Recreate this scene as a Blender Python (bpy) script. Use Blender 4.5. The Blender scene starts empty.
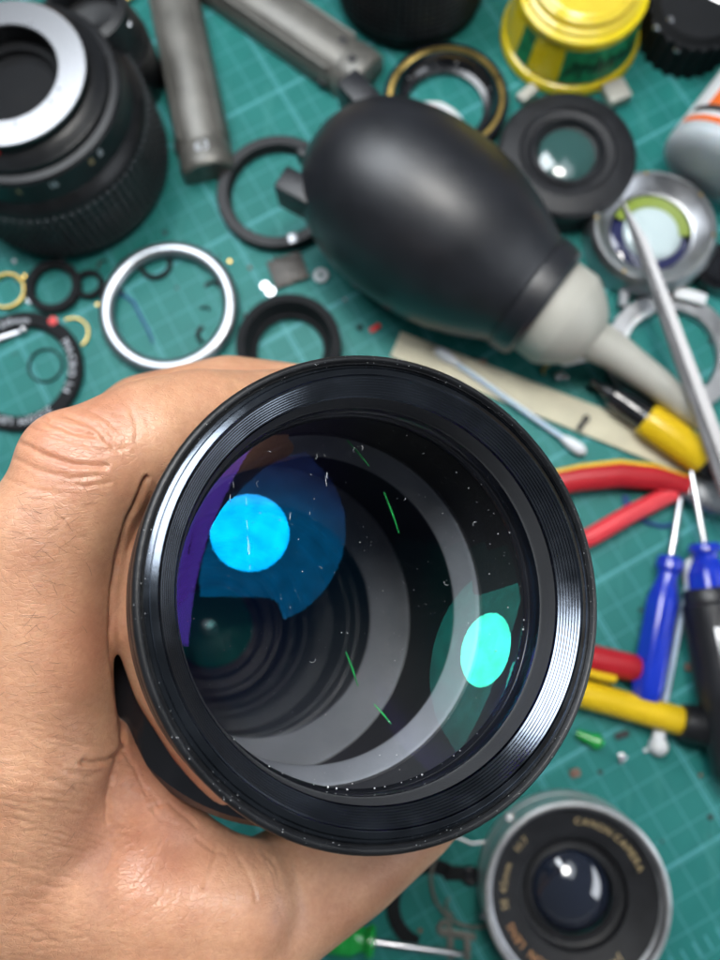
import bpy, bmesh, math, random
import numpy as np
from mathutils import Vector, Matrix
from mathutils.bvhtree import BVHTree
random.seed(7); np.random.seed(7)
sc = bpy.context.scene
COL = sc.collection
CM = 0.01
rad = math.radians

# ------------------------------------------------------------------ camera
F = 776.0                       # focal length in pixels of the 720x960 picture
H = 30.5357                     # cm above the mat
rx, ry = rad(-10.08), rad(-1.7456)
Xr = Matrix(((1,0,0),(0,math.cos(rx),-math.sin(rx)),(0,math.sin(rx),math.cos(rx))))
Yr = Matrix(((math.cos(ry),0,math.sin(ry)),(0,1,0),(-math.sin(ry),0,math.cos(ry))))
RW = (Xr @ Yr).transposed()     # camera -> world rotation
CAM = Vector((0,0,H))
cam = bpy.data.cameras.new('camera'); camo = bpy.data.objects.new('camera', cam); COL.objects.link(camo)
camo.matrix_world = Matrix.Translation(CAM*CM) @ RW.to_4x4()
cam.lens = 4.2; cam.sensor_fit = 'HORIZONTAL'; cam.sensor_width = 4.2*720/F
cam.clip_start = 0.002; cam.clip_end = 20
cam.dof.use_dof = True; cam.dof.focus_distance = 0.108; cam.dof.aperture_fstop = 2.8
sc.camera = camo

# ------------------------------------------------------------------ world and light
w = bpy.data.worlds.new('World'); sc.world = w; w.use_nodes = True
bg = w.node_tree.nodes['Background']; bg.inputs[0].default_value = (0.85,0.92,1,1); bg.inputs[1].default_value = 0.10
sc.view_settings.view_transform = 'Standard'; sc.view_settings.look = 'None'; sc.view_settings.gamma = 1
sc.view_settings.exposure = -0.06
sc.cycles.max_bounces = 8; sc.cycles.transparent_max_bounces = 24
sc.cycles.caustics_reflective = False; sc.cycles.caustics_refractive = False
sc.cycles.sample_clamp_indirect = 3.0

def K(x, y, d):                 # a point d cm in front of the camera
    return CAM + RW @ Vector(((x-360)/F*d, -(y-480)/F*d, -d))
def W(x, y, h=0.0):             # the point at height h above the mat
    d = RW @ Vector(((x-360)/F, -(y-480)/F, -1.0))
    return CAM + d*((h-H)/d.z)
def px_of(P):                   # P: Nx3 world cm
    Rm = np.array(RW)
    c = (P - np.array(CAM)) @ Rm
    return 360 + F*c[:,0]/-c[:,2], 480 - F*c[:,1]/-c[:,2]

def area(name, loc, target, sx, sy, watts, col):
    l = bpy.data.lights.new(name, 'AREA'); l.shape = 'RECTANGLE'; l.size = sx*CM; l.size_y = sy*CM
    l.energy = watts; l.color = col
    o = bpy.data.objects.new(name, l); COL.objects.link(o)
    o.location = loc*CM; o.rotation_euler = (target-loc).to_track_quat('-Z','Y').to_euler()
    return o
LC = K(366, 603, 10.32)         # about the middle of the held lens
def DIR(x,y,z): return (RW @ Vector((x,y,z))).normalized()
area('ceiling_panel', LC + DIR(-.38,.66,.64)*75, LC, 50, 38, 6.2, (0.90,0.95,1.0))
def concave_dir(px, py, R=5.8, t=1.9):      # where the third glass surface mirrors a picture point to
    n_ = Vector((.33034831,.20780702,.92069878)).normalized(); c_ = Vector((.39060149,-1.44496976,-10.32348791)) - n_*t + n_*R
    d = Vector(((px-360)/F,-(py-480)/F,-1)).normalized(); b = d.dot(c_); P = d*(b+math.sqrt(b*b-c_.dot(c_)+R*R))
    N = -(P-c_).normalized(); l = d-2*d.dot(N)*N; return CAM + RW @ P, RW @ l
wa, wb = [p+l*60 for p,l in (concave_dir(258,440), concave_dir(193,605))]
wm = (wa+wb)/2; wy = (wa-wb).normalized(); wz = (wm-LC).normalized(); wx = wy.cross(wz).normalized()
if wx.dot(RW @ Vector((1,0,-.6))) < 0: wx = -wx
wl = area('window_light', wm + wx*11, LC, 22, 46, 1.5, (0.88,0.93,1.0))  # added soft light, placed so its reflection forms the violet wedge
zz_ = (wl.location/CM - LC).normalized(); xx_ = (wx - zz_*wx.dot(zz_)).normalized(); yy_ = zz_.cross(xx_)
wl.rotation_euler = Matrix((xx_,yy_,zz_)).transposed().to_euler()

# ------------------------------------------------------------------ materials
def nt(name):
    m = bpy.data.materials.new(name); m.use_nodes = True
    return m, m.node_tree, m.node_tree.nodes['Principled BSDF']
def mat(name, col, rough=.5, metal=0, coat=0, bump=0, bscale=400, var=0.0, vscale=60, sss=0, trans=0, spec=.5):
    m, t, b = nt(name)
    b.inputs['Base Color'].default_value = (*col,1); b.inputs['Roughness'].default_value = rough
    b.inputs['Metallic'].default_value = metal; b.inputs['Coat Weight'].default_value = coat
    b.inputs['Specular IOR Level'].default_value = spec
    b.inputs['Transmission Weight'].default_value = trans
    if sss:
        b.inputs['Subsurface Weight'].default_value = sss
        b.inputs['Subsurface Radius'].default_value = (1,.5,.3); b.inputs['Subsurface Scale'].default_value = .003
    tc = t.nodes.new('ShaderNodeTexCoord')
    if var:
        n = t.nodes.new('ShaderNodeTexNoise'); n.inputs['Scale'].default_value = vscale; n.inputs['Detail'].default_value = 6
        t.links.new(tc.outputs['Object'], n.inputs['Vector'])
        r = t.nodes.new('ShaderNodeValToRGB')
        r.color_ramp.elements[0].position = .3; r.color_ramp.elements[1].position = .7
        r.color_ramp.elements[0].color = (*[c*(1-var) for c in col],1)
        r.color_ramp.elements[1].color = (*[min(1,c*(1+var)) for c in col],1)
        t.links.new(n.outputs['Fac'], r.inputs['Fac']); t.links.new(r.outputs['Color'], b.inputs['Base Color'])
        mr = t.nodes.new('ShaderNodeMapRange'); mr.inputs[3].default_value = max(.03,rough-.1); mr.inputs[4].default_value = min(1,rough+.12)
        t.links.new(n.outputs['Fac'], mr.inputs[0]); t.links.new(mr.outputs[0], b.inputs['Roughness'])
    if bump:
        n = t.nodes.new('ShaderNodeTexNoise'); n.inputs['Scale'].default_value = bscale; n.inputs['Detail'].default_value = 4
        t.links.new(tc.outputs['Object'], n.inputs['Vector'])
        bp = t.nodes.new('ShaderNodeBump'); bp.inputs['Strength'].default_value = bump; bp.inputs['Distance'].default_value = .0004
        t.links.new(n.outputs['Fac'], bp.inputs['Height']); t.links.new(bp.outputs[0], b.inputs['Normal'])
    return m
M = {}
M['black_gloss'] = mat('black_gloss', (.010,.011,.014), .16, 0, .4, .03, 900, .3, 120, spec=.8)
M['black_satin'] = mat('black_satin', (.010,.011,.013), .36, 0, 0, .15, 1500, .25, 200, spec=.4)
M['black_matte'] = mat('black_matte', (.010,.011,.013), .75, 0, 0, .2, 2500, .2, 200, spec=.25)
M['black_rubber'] = mat('black_rubber', (.013,.014,.018), .33, 0, 0, .3, 2600, .2, 100, spec=.55)
M['anodised'] = mat('anodised', (.15,.17,.20), .17, 1, 0, .02, 900, .2, 200)
M['steel'] = mat('steel', (.62,.63,.66), .26, 1)
M['steel_dull'] = mat('steel_dull', (.40,.41,.43), .38, 1, 0, .1, 900, .2, 150)
M['silver_satin'] = mat('silver_satin', (.40,.43,.46), .3, .9)
M['brass'] = mat('brass', (.78,.54,.16), .3, 1, 0, .05, 900, .2, 200)
M['grey_metal'] = mat('grey_metal', (.17,.165,.15), .42, .4, 0, .1, 1200, .18, 90)
M['dark_slot'] = mat('dark_slot', (.03,.03,.032), .6, 0, 0)
M['grey_plastic'] = mat('grey_plastic', (.46,.45,.40), .48, 0, 0, .05, 600, .06, 60)
M['white_plastic'] = mat('white_plastic', (.72,.74,.76), .4, 0, 0, .03, 500, .05, 50, sss=.2)
M['bottle_plastic'] = mat('bottle_plastic', (.50,.56,.60), .3, 0, 0, .03, 300, .06, 40, sss=.3)
M['yellow'] = mat('yellow', (.75,.50,.010), .35, 0, .2, .05, 500, .1, 60)
M['yellow_pot'] = mat('yellow_pot', (.80,.62,.015), .25, 0, .3, .03, 300, .08, 40, sss=.15)
M['yellow_clear'] = mat('yellow_clear', (.80,.62,.06), .12, 0, .5, 0, 300, .1, 60, sss=.2)
M['green_label'] = mat('green_label', (.015,.22,.085), .4, 0, 0, 0, 1, .5, 260)
M['dark_print'] = mat('dark_print', (.008,.045,.02), .5)
M['red'] = mat('red', (.42,.012,.020), .35, 0, .2, .06, 500, .12, 60)
M['coral'] = mat('coral', (.72,.035,.05), .38, 0, .2, .06, 500, .1, 60)
M['red_dot'] = mat('red_dot', (.75,.02,.02), .4)
M['blue'] = mat('blue', (.008,.035,.48), .22, 0, .5, .03, 300, .15, 60)
M['green'] = mat('green', (.012,.36,.055), .25, 0, .4, .03, 300, .12, 60)
M['orange'] = mat('orange', (.78,.15,.02), .45)
M['white_print'] = mat('white_print', (.62,.66,.72), .5)
M['gold_print'] = mat('gold_print', (.55,.42,.22), .5)
M['warm_print'] = mat('warm_print', (.60,.30,.12), .5)
M['cotton'] = mat('cotton', (.80,.82,.86), .9, 0, 0, .6, 900, .05, 90)
M['stick'] = mat('stick', (.50,.62,.76), .4, 0, 0, 0, 1, .04, 60, sss=.2)
M['navy_thread'] = mat('navy_thread', (.02,.07,.22), .5)
M['rust'] = mat('rust', (.22,.12,.09), .6, 0, 0, .3, 900, .4, 300)
M['dust'] = mat('dust', (.62,.64,.67), .8)
M['dull_steel'] = mat('dull_steel', (.30,.30,.31), .5, .8, 0, .1, 900, .15, 90)
M['chrome_satin'] = mat('chrome_satin', (.72,.73,.75), .42, .85, 0, .08, 900, .12, 150)
M['violet_glass'] = mat('violet_glass', (.035,.04,.12), .1, 0, 1)
M['bulb_rubber'] = mat('bulb_rubber', (.012,.0135,.018), .38, 0, .45, .3, 2600, .25, 60)
M['bulb_rubber'].node_tree.nodes['Principled BSDF'].inputs['Coat Roughness'].default_value=.34
M['black_soft'] = mat('black_soft', (.013,.014,.017), .48, 0, 0, .15, 1500, .25, 200, spec=.4)
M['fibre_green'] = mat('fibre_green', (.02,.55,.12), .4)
M['hair'] = mat('hair', (.03,.018,.012), .5)
M['yellow_green'] = mat('yellow_green', (.24,.32,.05), .3)
M['wood'] = mat('wood', (.56,.52,.38), .55, 0, 0, .2, 300, .10, 80)

def inner(name, col, rough=.45, scale=(1,1,1)):
    return mat(name, col, rough, 0, 0, .12, 1500, .12, 90, spec=.35)
M['band'] = inner('baffle_paint', (.25,.27,.305), .46)
M['band_dim'] = inner('inner_paint', (.12,.13,.14), .5)
M['tube_dark'] = inner('tube_paint', (.04,.042,.045), .45)

def coating(name, tint, fac):   # thin coated glass: lets light through, tinted mirror on top
    m = bpy.data.materials.new(name); m.use_nodes = True; t = m.node_tree; t.nodes.clear()
    out = t.nodes.new('ShaderNodeOutputMaterial'); mx = t.nodes.new('ShaderNodeMixShader')
    tr = t.nodes.new('ShaderNodeBsdfTransparent'); gl = t.nodes.new('ShaderNodeBsdfGlossy')
    gl.inputs['Color'].default_value = (*tint,1); gl.inputs['Roughness'].default_value = 0.0
    tr.inputs['Color'].default_value = (.985,.985,.985,1)
    mx.inputs[0].default_value = fac
    t.links.new(tr.outputs[0], mx.inputs[1]); t.links.new(gl.outputs[0], mx.inputs[2]); t.links.new(mx.outputs[0], out.inputs[0])
    return m

def coating2(name, tint, tint2, fac, fac2):    # the tint and strength of the reflection shift with the angle, as on real coatings
    m = coating(name, tint, fac); t = m.node_tree
    lw = t.nodes.new('ShaderNodeLayerWeight'); lw.inputs[0].default_value = .5
    mr = t.nodes.new('ShaderNodeMapRange'); mr.inputs[1].default_value = .05; mr.inputs[2].default_value = .10
    t.links.new(lw.outputs['Facing'], mr.inputs[0])
    mx = t.nodes.new('ShaderNodeMix'); mx.data_type = 'RGBA'; mx.inputs[6].default_value = (*tint,1); mx.inputs[7].default_value = (*tint2,1)
    t.links.new(mr.outputs[0], mx.inputs[0])
    mf = t.nodes.new('ShaderNodeMapRange'); mf.inputs[1].default_value = .05; mf.inputs[2].default_value = .10; mf.inputs[3].default_value = fac; mf.inputs[4].default_value = fac2
    t.links.new(lw.outputs['Facing'], mf.inputs[0])
    for n in t.nodes:
        if n.type == 'BSDF_GLOSSY': t.links.new(mx.outputs[2], n.inputs['Color'])
        if n.type == 'MIX_SHADER': t.links.new(mf.outputs[0], n.inputs[0])
    return m
M['coat_blue'] = coating2('blue_coating', (.0,.43,1.0), (.10,.20,.8), .052, .016)
M['coat_green'] = coating2('green_coating', (.06,1.0,.78), (.1,.6,.6), .045, .02)
M['coat_violet'] = coating2('violet_coating', (.22,.09,.9), (.26,.10,1.0), .0, .040)
M['coat_teal'] = coating('teal_coating', (.15,.9,.8), .10)

def emit(name, col, s):
    m = bpy.data.materials.new(name); m.use_nodes = True; t = m.node_tree; t.nodes.clear()
    out = t.nodes.new('ShaderNodeOutputMaterial'); e = t.nodes.new('ShaderNodeEmission')
    e.inputs[0].default_value = (*col,1); e.inputs[1].default_value = s
    t.links.new(e.outputs[0], out.inputs[0])
    tc = t.nodes.new('ShaderNodeTexCoord'); n = t.nodes.new('ShaderNodeTexNoise'); n.inputs['Scale'].default_value = 22; n.inputs['Detail'].default_value = 5
    t.links.new(tc.outputs['Object'], n.inputs['Vector']); mr = t.nodes.new('ShaderNodeMapRange'); mr.inputs[1].default_value=.3; mr.inputs[2].default_value=.7
    mr.inputs[3].default_value = s*.72; mr.inputs[4].default_value = s*1.25; t.links.new(n.outputs['Fac'], mr.inputs[0]); t.links.new(mr.outputs[0], e.inputs[1])
    return m

# ------------------------------------------------------------------ geometry collector
class G:
    def __init__(s): s.v = []; s.f = []
    def add(s, vs, fs, T=None):
        n = len(s.v)
        for p in vs:
            p = Vector(p); s.v.append(T @ p if T is not None else p)
        s.f += [tuple(i+n for i in q) for q in fs]; return s
    def lathe(s, prof, seg=64, T=None, closed=False, a0=0.0, a1=2*math.pi):
        full = abs(a1-a0-2*math.pi) < 1e-6
        n = seg if full else seg+1
        vs = []
        for r, z in prof:
            for k in range(n):
                a = a0+(a1-a0)*k/seg; vs.append((r*math.cos(a), r*math.sin(a), z))
        m = len(prof); fs = []
        for i in range(m if closed else m-1):
            j = (i+1) % m
            for k in range(seg):
                k2 = (k+1) % n
                fs.append((i*n+k, i*n+k2, j*n+k2, j*n+k))
        if not full and closed:
            fs.append(tuple(i*n for i in range(m))); fs.append(tuple(i*n+n-1 for i in reversed(range(m))))
        return s.add(vs, fs, T)
    def ring(s, ri, ro, h, z=0, c=.03, seg=72, T=None, a0=0.0, a1=2*math.pi):
        p = [(ri+c,z),(ro-c,z),(ro,z+c),(ro,z+h-c),(ro-c,z+h),(ri+c,z+h),(ri,z+h-c),(ri,z+c)]
        return s.lathe(p, seg, T, True, a0, a1)
    def cyl(s, r, h, z=0, c=.03, seg=48, T=None):
        return s.lathe([(0,z),(r-c,z),(r,z+c),(r,z+h-c),(r-c,z+h),(0,z+h)], seg, T)
    def box(s, sx, sy, sz, T=None, bev=.05, seg=2):
        bm = bmesh.new(); bmesh.ops.create_cube(bm, size=1)
        for v in bm.verts: v.co = Vector((v.co.x*sx, v.co.y*sy, v.co.z*sz))
        if bev: bmesh.ops.bevel(bm, geom=bm.edges[:], offset=min(bev, .45*min(sx,sy,sz)), segments=seg, affect='EDGES', profile=.5)
        bm.verts.index_update()
        s.add([v.co.copy() for v in bm.verts], [[v.index for v in f.verts] for f in bm.faces], T); bm.free(); return s
    def tube(s, pts, rr, seg=12, T=None, caps=True, flat=1.0):
        pts = [Vector(p) for p in pts]; n = len(pts)
        if not hasattr(rr,'__len__'): rr = [rr]*n
        vs = []; up = Vector((0,0,1))
        for i, p in enumerate(pts):
            t = (pts[min(i+1,n-1)]-pts[max(i-1,0)]).normalized()
            x = t.cross(up)
            if x.length < 1e-4: x = Vector((1,0,0))
            x.normalize(); y = x.cross(t).normalized()
            for k in range(seg):
                a = 2*math.pi*k/seg; vs.append(p + x*rr[i]*math.cos(a) + y*rr[i]*flat*math.sin(a))
        fs = [(i*seg+k, i*seg+(k+1)%seg, (i+1)*seg+(k+1)%seg, (i+1)*seg+k) for i in range(n-1) for k in range(seg)]
        if caps: fs += [tuple(reversed(range(seg))), tuple((n-1)*seg+k for k in range(seg))]
        return s.add(vs, fs, T)
    def prism(s, out, z0, z1, T=None):
        n = len(out)
        vs = [(x,y,z0) for x,y in out]+[(x,y,z1) for x,y in out]
        fs = [tuple(reversed(range(n))), tuple(range(n,2*n))]+[(i,(i+1)%n,n+(i+1)%n,n+i) for i in range(n)]
        return s.add(vs, fs, T)
    def sphere(s, c, r, seg=16, rings=10, T=None):
        vs=[(c[0],c[1],c[2]-r)]; 
        for i in range(1,rings):
            th=-math.pi/2+math.pi*i/rings
            for k in range(seg):
                a=2*math.pi*k/seg; vs.append((c[0]+r*math.cos(th)*math.cos(a),c[1]+r*math.cos(th)*math.sin(a),c[2]+r*math.sin(th)))
        vs.append((c[0],c[1],c[2]+r)); fs=[]
        for k in range(seg): fs.append((0,1+(k+1)%seg,1+k))
        for i in range(rings-2):
            for k in range(seg):
                a=1+i*seg; fs.append((a+k,a+(k+1)%seg,a+seg+(k+1)%seg,a+seg+k))
        b=1+(rings-2)*seg
        for k in range(seg): fs.append((b+k,b+(k+1)%seg,len(vs)-1))
        return s.add(vs,fs,T)

def tag(o, label=None, cat=None, group=None, kind=None):
    if label: o['label'] = label
    if cat: o['category'] = cat
    if group: o['group'] = group
    if kind: o['kind'] = kind
    return o
def obj(name, g, m, parent=None, sharp=35, label=None):
    me = bpy.data.meshes.new(name)
    me.from_pydata([tuple(v*CM) for v in g.v], [], g.f); me.validate(); me.update()
    bm = bmesh.new(); bm.from_mesh(me); bmesh.ops.recalc_face_normals(bm, faces=bm.faces[:]); bm.to_mesh(me); bm.free()
    me.polygons.foreach_set('use_smooth', [True]*len(me.polygons))
    me.set_sharp_from_angle(angle=rad(sharp))
    if m is not None: me.materials.append(M[m] if isinstance(m,str) else m)
    o = bpy.data.objects.new(name, me); COL.objects.link(o)
    if parent is not None: o.parent = parent
    if label: o['label'] = label
    return o
def thing(name, label, cat, loc=Vector((0,0,0)), zaxis=None, rotz=0.0, xaxis=None, group=None):
    o = bpy.data.objects.new(name, None); COL.objects.link(o); o.empty_display_size = .01
    if zaxis is not None:
        z = Vector(zaxis).normalized(); x = Vector(xaxis) if xaxis is not None else Vector((1,0,0))
        x = (x - z*x.dot(z)).normalized(); y = z.cross(x)
        R = Matrix((x,y,z)).transposed() @ Matrix.Rotation(rotz,3,'Z')
    else: R = Matrix.Rotation(rotz,3,'Z')
    o.matrix_world = Matrix.Translation(Vector(loc)*CM) @ R.to_4x4()
    return tag(o, label, cat, group)
def single(name, g, m, label, cat, loc=Vector((0,0,0)), rotz=0.0, group=None):
    o = obj(name, g, m); o.location = Vector(loc)*CM; o.rotation_euler = (0,0,rotz)
    return tag(o, label, cat, group)

_glyph = {}
def glyph(ch):
    if ch not in _glyph:
        c = bpy.data.curves.new('t','FONT'); c.body = ch; c.align_x = 'CENTER'; c.extrude = 0.0; c.resolution_u = 3
        o = bpy.data.objects.new('t', c); COL.objects.link(o)
        me = o.to_mesh(); vs = [v.co.copy() for v in me.vertices]; fs = [tuple(p.vertices) for p in me.polygons]
        wdt = (max((v.x for v in vs), default=.15)-min((v.x for v in vs), default=-.15))
        o.to_mesh_clear(); bpy.data.objects.remove(o); bpy.data.curves.remove(c)
        _glyph[ch] = (vs, fs, wdt)
    return _glyph[ch]
def arc_text(g, s, r, size, a_mid, z, inward=False, space=1.0):   # letters whose tops point outwards
    adv = [0]; 
    ws = [(glyph(c)[2] if c != ' ' else .3)*size + .14*size*space for c in s]
    tot = sum(ws); a = a_mid + tot/2/r*(1)
    for c, wd in zip(s, ws):
        a -= wd/2/r
        if c != ' ':
            vs, fs, _ = glyph(c)
            T = Matrix.Rotation(a-math.pi/2,4,'Z') @ Matrix.Translation((0,r,z)) @ Matrix.Scale(size,4)
            g.add(vs, fs, T)
        a -= wd/2/r
def line_text(g, s, size, T, space=1.0):
    ws = [(glyph(c)[2] if c != ' ' else .3)*size + .14*size*space for c in s]
    x = -sum(ws)/2
    for c, wd in zip(s, ws):
        x += wd/2
        if c != ' ':
            vs, fs, _ = glyph(c); g.add(vs, fs, T @ Matrix.Translation((x,0,0)) @ Matrix.Scale(size,4))
        x += wd/2

def mtx(origin, xdir, up=Vector((0,0,1))):
    x = Vector(xdir).normalized(); z = (up - x*up.dot(x)).normalized(); y = z.cross(x)
    return Matrix.Translation(origin) @ Matrix((x,y,z)).transposed().to_4x4()

# ------------------------------------------------------------------ cutting mat (the surface)
def mat_material():
    m, t, b = nt('cutting_mat_print'); N = t.nodes; Lk = t.links
    tc = N.new('ShaderNodeTexCoord'); sp = N.new('ShaderNodeSeparateXYZ'); Lk.new(tc.outputs['Object'], sp.inputs[0])
    def mth(op, a, b_=None, c=None):
        n = N.new('ShaderNodeMath'); n.operation = op
        for i, v in enumerate((a,b_,c)):
            if v is None: continue
            if isinstance(v,(int,float)): n.inputs[i].default_value = v
            else: Lk.new(v, n.inputs[i])
        return n.outputs[0]
    th = rad(28.978); x, y = sp.outputs[0], sp.outputs[1]
    u = mth('ADD', mth('MULTIPLY', x, 100*math.cos(th)), mth('MULTIPLY', y, 100*math.sin(th)))
    v = mth('SUBTRACT', mth('MULTIPLY', x, 100*math.sin(th)), mth('MULTIPLY', y, 100*math.cos(th)))
    def line(c, off, period, width):
        q = mth('DIVIDE', mth('SUBTRACT', c, off), period)
        d = mth('MULTIPLY', mth('ABSOLUTE', mth('SUBTRACT', mth('FRACT', mth('ADD', q, .5)), .5)), period)
        return mth('LESS_THAN', d, width/2)
    thin = mth('MAXIMUM', line(u,.13,1,.07), line(v,-.10,1,.07))
    bold = mth('MAXIMUM', mth('MAXIMUM', line(u,7.15,5,.045), line(u,7.27,5,.045)), line(v,12.78,5,.10))
    rb = mth('MULTIPLY', mth('GREATER_THAN', v, 15.3), mth('LESS_THAN', v, 15.82))
    ticks = mth('MULTIPLY', rb, line(u,.06,.5,.07))
    n1 = N.new('ShaderNodeTexNoise'); n1.inputs['Scale'].default_value = 26; n1.inputs['Detail'].default_value = 8; n1.inputs['Roughness'].default_value = .65
    Lk.new(tc.outputs['Object'], n1.inputs['Vector'])
    rp = N.new('ShaderNodeValToRGB'); rp.color_ramp.elements[0].position=.3; rp.color_ramp.elements[1].position=.72
    rp.color_ramp.elements[0].color = (.012,.165,.150,1); rp.color_ramp.elements[1].color = (.022,.215,.198,1)
    Lk.new(n1.outputs['Fac'], rp.inputs['Fac'])
    def mix(fac, a, col):
        mx = N.new('ShaderNodeMix'); mx.data_type = 'RGBA'
        if isinstance(fac,(int,float)): mx.inputs[0].default_value = fac
        else: Lk.new(fac, mx.inputs[0])
        Lk.new(a, mx.inputs[6]); mx.inputs[7].default_value = (*col,1); return mx.outputs[2]
    c = mix(mth('MULTIPLY', thin, .42), rp.outputs[0], (.10,.36,.38))
    c = mix(mth('MULTIPLY', mth('MAXIMUM', bold, ticks), .75), c, (.12,.42,.46))
    # cut scars and grime
    vo = N.new('ShaderNodeTexNoise'); vo.inputs['Scale'].default_value = 210; vo.inputs['Detail'].default_value = 3
    mp = N.new('ShaderNodeMapping'); mp.inputs['Scale'].default_value = (1,.12,1); mp.inputs['Rotation'].default_value = (0,0,.7)
    Lk.new(tc.outputs['Object'], mp.inputs[0]); Lk.new(mp.outputs[0], vo.inputs['Vector'])
    sc_ = mth('MULTIPLY', mth('GREATER_THAN', vo.outputs['Fac'], .64), .35)
    c = mix(sc_, c, (.05,.26,.24))
    st = N.new('ShaderNodeTexNoise'); st.inputs['Scale'].default_value = 95; st.inputs['Detail'].default_value = 4; Lk.new(tc.outputs['Object'], st.inputs['Vector'])
    c = mix(mth('MULTIPLY', mth('GREATER_THAN', st.outputs['Fac'], .715), .5), c, (.02,.07,.06))
    Lk.new(c, b.inputs['Base Color']); b.inputs['Roughness'].default_value = .5
    b.inputs['Specular IOR Level'].default_value = .35
    bp = N.new('ShaderNodeBump'); bp.inputs['Strength'].default_value = .3; bp.inputs['Distance'].default_value = .0003
    n2 = N.new('ShaderNodeTexNoise'); n2.inputs['Scale'].default_value = 1800; Lk.new(tc.outputs['Object'], n2.inputs['Vector'])
    Lk.new(n2.outputs['Fac'], bp.inputs['Height']); Lk.new(bp.outputs[0], b.inputs['Normal'])
    return m
th = rad(28.978)
g = G(); g.box(90,60,.3, Matrix.Translation((0,0,-.15)) , .08)
mo = obj('cutting_mat', g, mat_material())
tag(mo, 'green cutting mat printed with a pale centimetre grid, under all the tools', 'cutting mat', kind='structure')
g = G(); g.box(200,140,3, Matrix.Translation((0,0,-1.85)), .3)
tag(obj('table_top', g, mat('table_wood',(.30,.20,.12),.5,0,0,.1,100,.2,10)), kind='structure')


def glass_like(name, col, rough, spec, coatw=1.0):
    m = mat(name, col, rough, 0, coatw, 0, 1, 0, 60, spec=spec); m.node_tree.nodes['Principled BSDF'].inputs['Coat Roughness'].default_value=.02; return m
M['green_glass'] = glass_like('green_glass', (.035,.10,.095), .15, .8)
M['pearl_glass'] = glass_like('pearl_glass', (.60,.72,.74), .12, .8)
M['dark_glass'] = glass_like('dark_glass', (.012,.016,.028), .04, 1.0)
M['grip_rubber'] = mat('grip_rubber', (.035,.04,.045), .45, 0, 0, .2, 2600, .2, 100)
M['rear_green'] = glass_like('rear_green', (.02,.34,.26), .2, .6)
M['dark_plate'] = mat('dark_plate', (.08,.075,.07), .5, .6, 0, .3, 900, .4, 200)
M['blue_glass'] = glass_like('blue_glass', (.016,.022,.040), .06, 1.0)
LAMP_S = 32.0
# ------------------------------------------------------------------ the held lens
nC = Vector((.33034831,.20780702,.92069878)).normalized(); FC = Vector((.39060149,-1.44496976,-10.32348791))
NAX = RW @ nC; FW = CAM + RW @ FC
lens = thing('camera_lens', 'large black telephoto camera lens held in the hand, its coated front glass facing up', 'camera lens', FW, NAX, xaxis=RW @ Vector((1,0,0)))
LM = lens.matrix_world.copy()                  # metres
LMi = LM.inverted()
# barrel (z is minus the depth behind the front plane)
g = G(); P = [(2.96,-1.2),(3.05,-1.25),(3.05,-1.9),(3.0,-1.95),(3.0,-2.05),(3.05,-2.1),(3.05,-4.1),(3.12,-4.3),(3.75,-4.55),(3.85,-4.7),(3.85,-5.0)]
for k in range(14):
    z = -5.0-.5*k; P += [(3.85,z),(3.85,z-.38),(3.79,z-.40),(3.79,z-.48)]
P += [(3.85,-12.1),(3.5,-12.4),(3.45,-13.2),(3.2,-13.6),(3.2,-15.0),(2.95,-15.3),(2.95,-16.2),(1.2,-16.3)]
g.lathe(P, 96); obj('barrel', g, 'black_gloss', lens, 28)
# front ring: lip, bevels, flared threaded wall
g = G(); g.lathe([(2.95,-1.35),(3.22,-1.3),(3.3,-1.15),(3.3,-.42),(3.27,-.38),(3.27,-.34),(3.3,-.30),(3.3,-.09),(3.285,-.035),(3.25,-.005),(3.225,0),(3.205,-.01),(3.195,-.05),(3.185,-.062),(3.172,-.055),(3.16,-.045)],128)
fr = obj('front_ring', g, 'black_satin', lens, 50)
g = G(); g.lathe([(3.16,-.048),(3.148,-.04),(3.10,-.013),(3.092,-.03),(3.086,-.032),(3.08,-.01),(3.00,.032),(2.99,.03)],128); obj('bevel', g, 'anodised', fr, 20)
P = [(2.99,.03),(2.985,.02)]; r0,z0=2.975,-.0
for k in range(8):
    P += [(r0-.027*k, z0-.034*k), (r0-.027*k-.020, z0-.034*k-.020), (r0-.027*k-.024, z0-.034*k-.032)]
P += [(2.755,-.285),(2.75,-.30)]
g = G(); g.lathe(P,160); obj('filter_thread', g, 'anodised', fr, 15)
g = G(); g.lathe([(2.75,-.30),(2.745,-.33),(2.73,-.36),(2.725,-.60),(2.71,-.63),(2.70,-.64)],128); obj('collar_ring', g, 'tube_dark', lens, 30)
g = G(); g.lathe([(2.70,-.64),(2.71,-.68),(2.71,-.90),(2.70,-.94),(2.69,-.95),(2.67,-1.02),(2.66,-1.06),(2.70,-1.15)],128); obj('retaining_ring', g, 'black_gloss', lens, 30)
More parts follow.
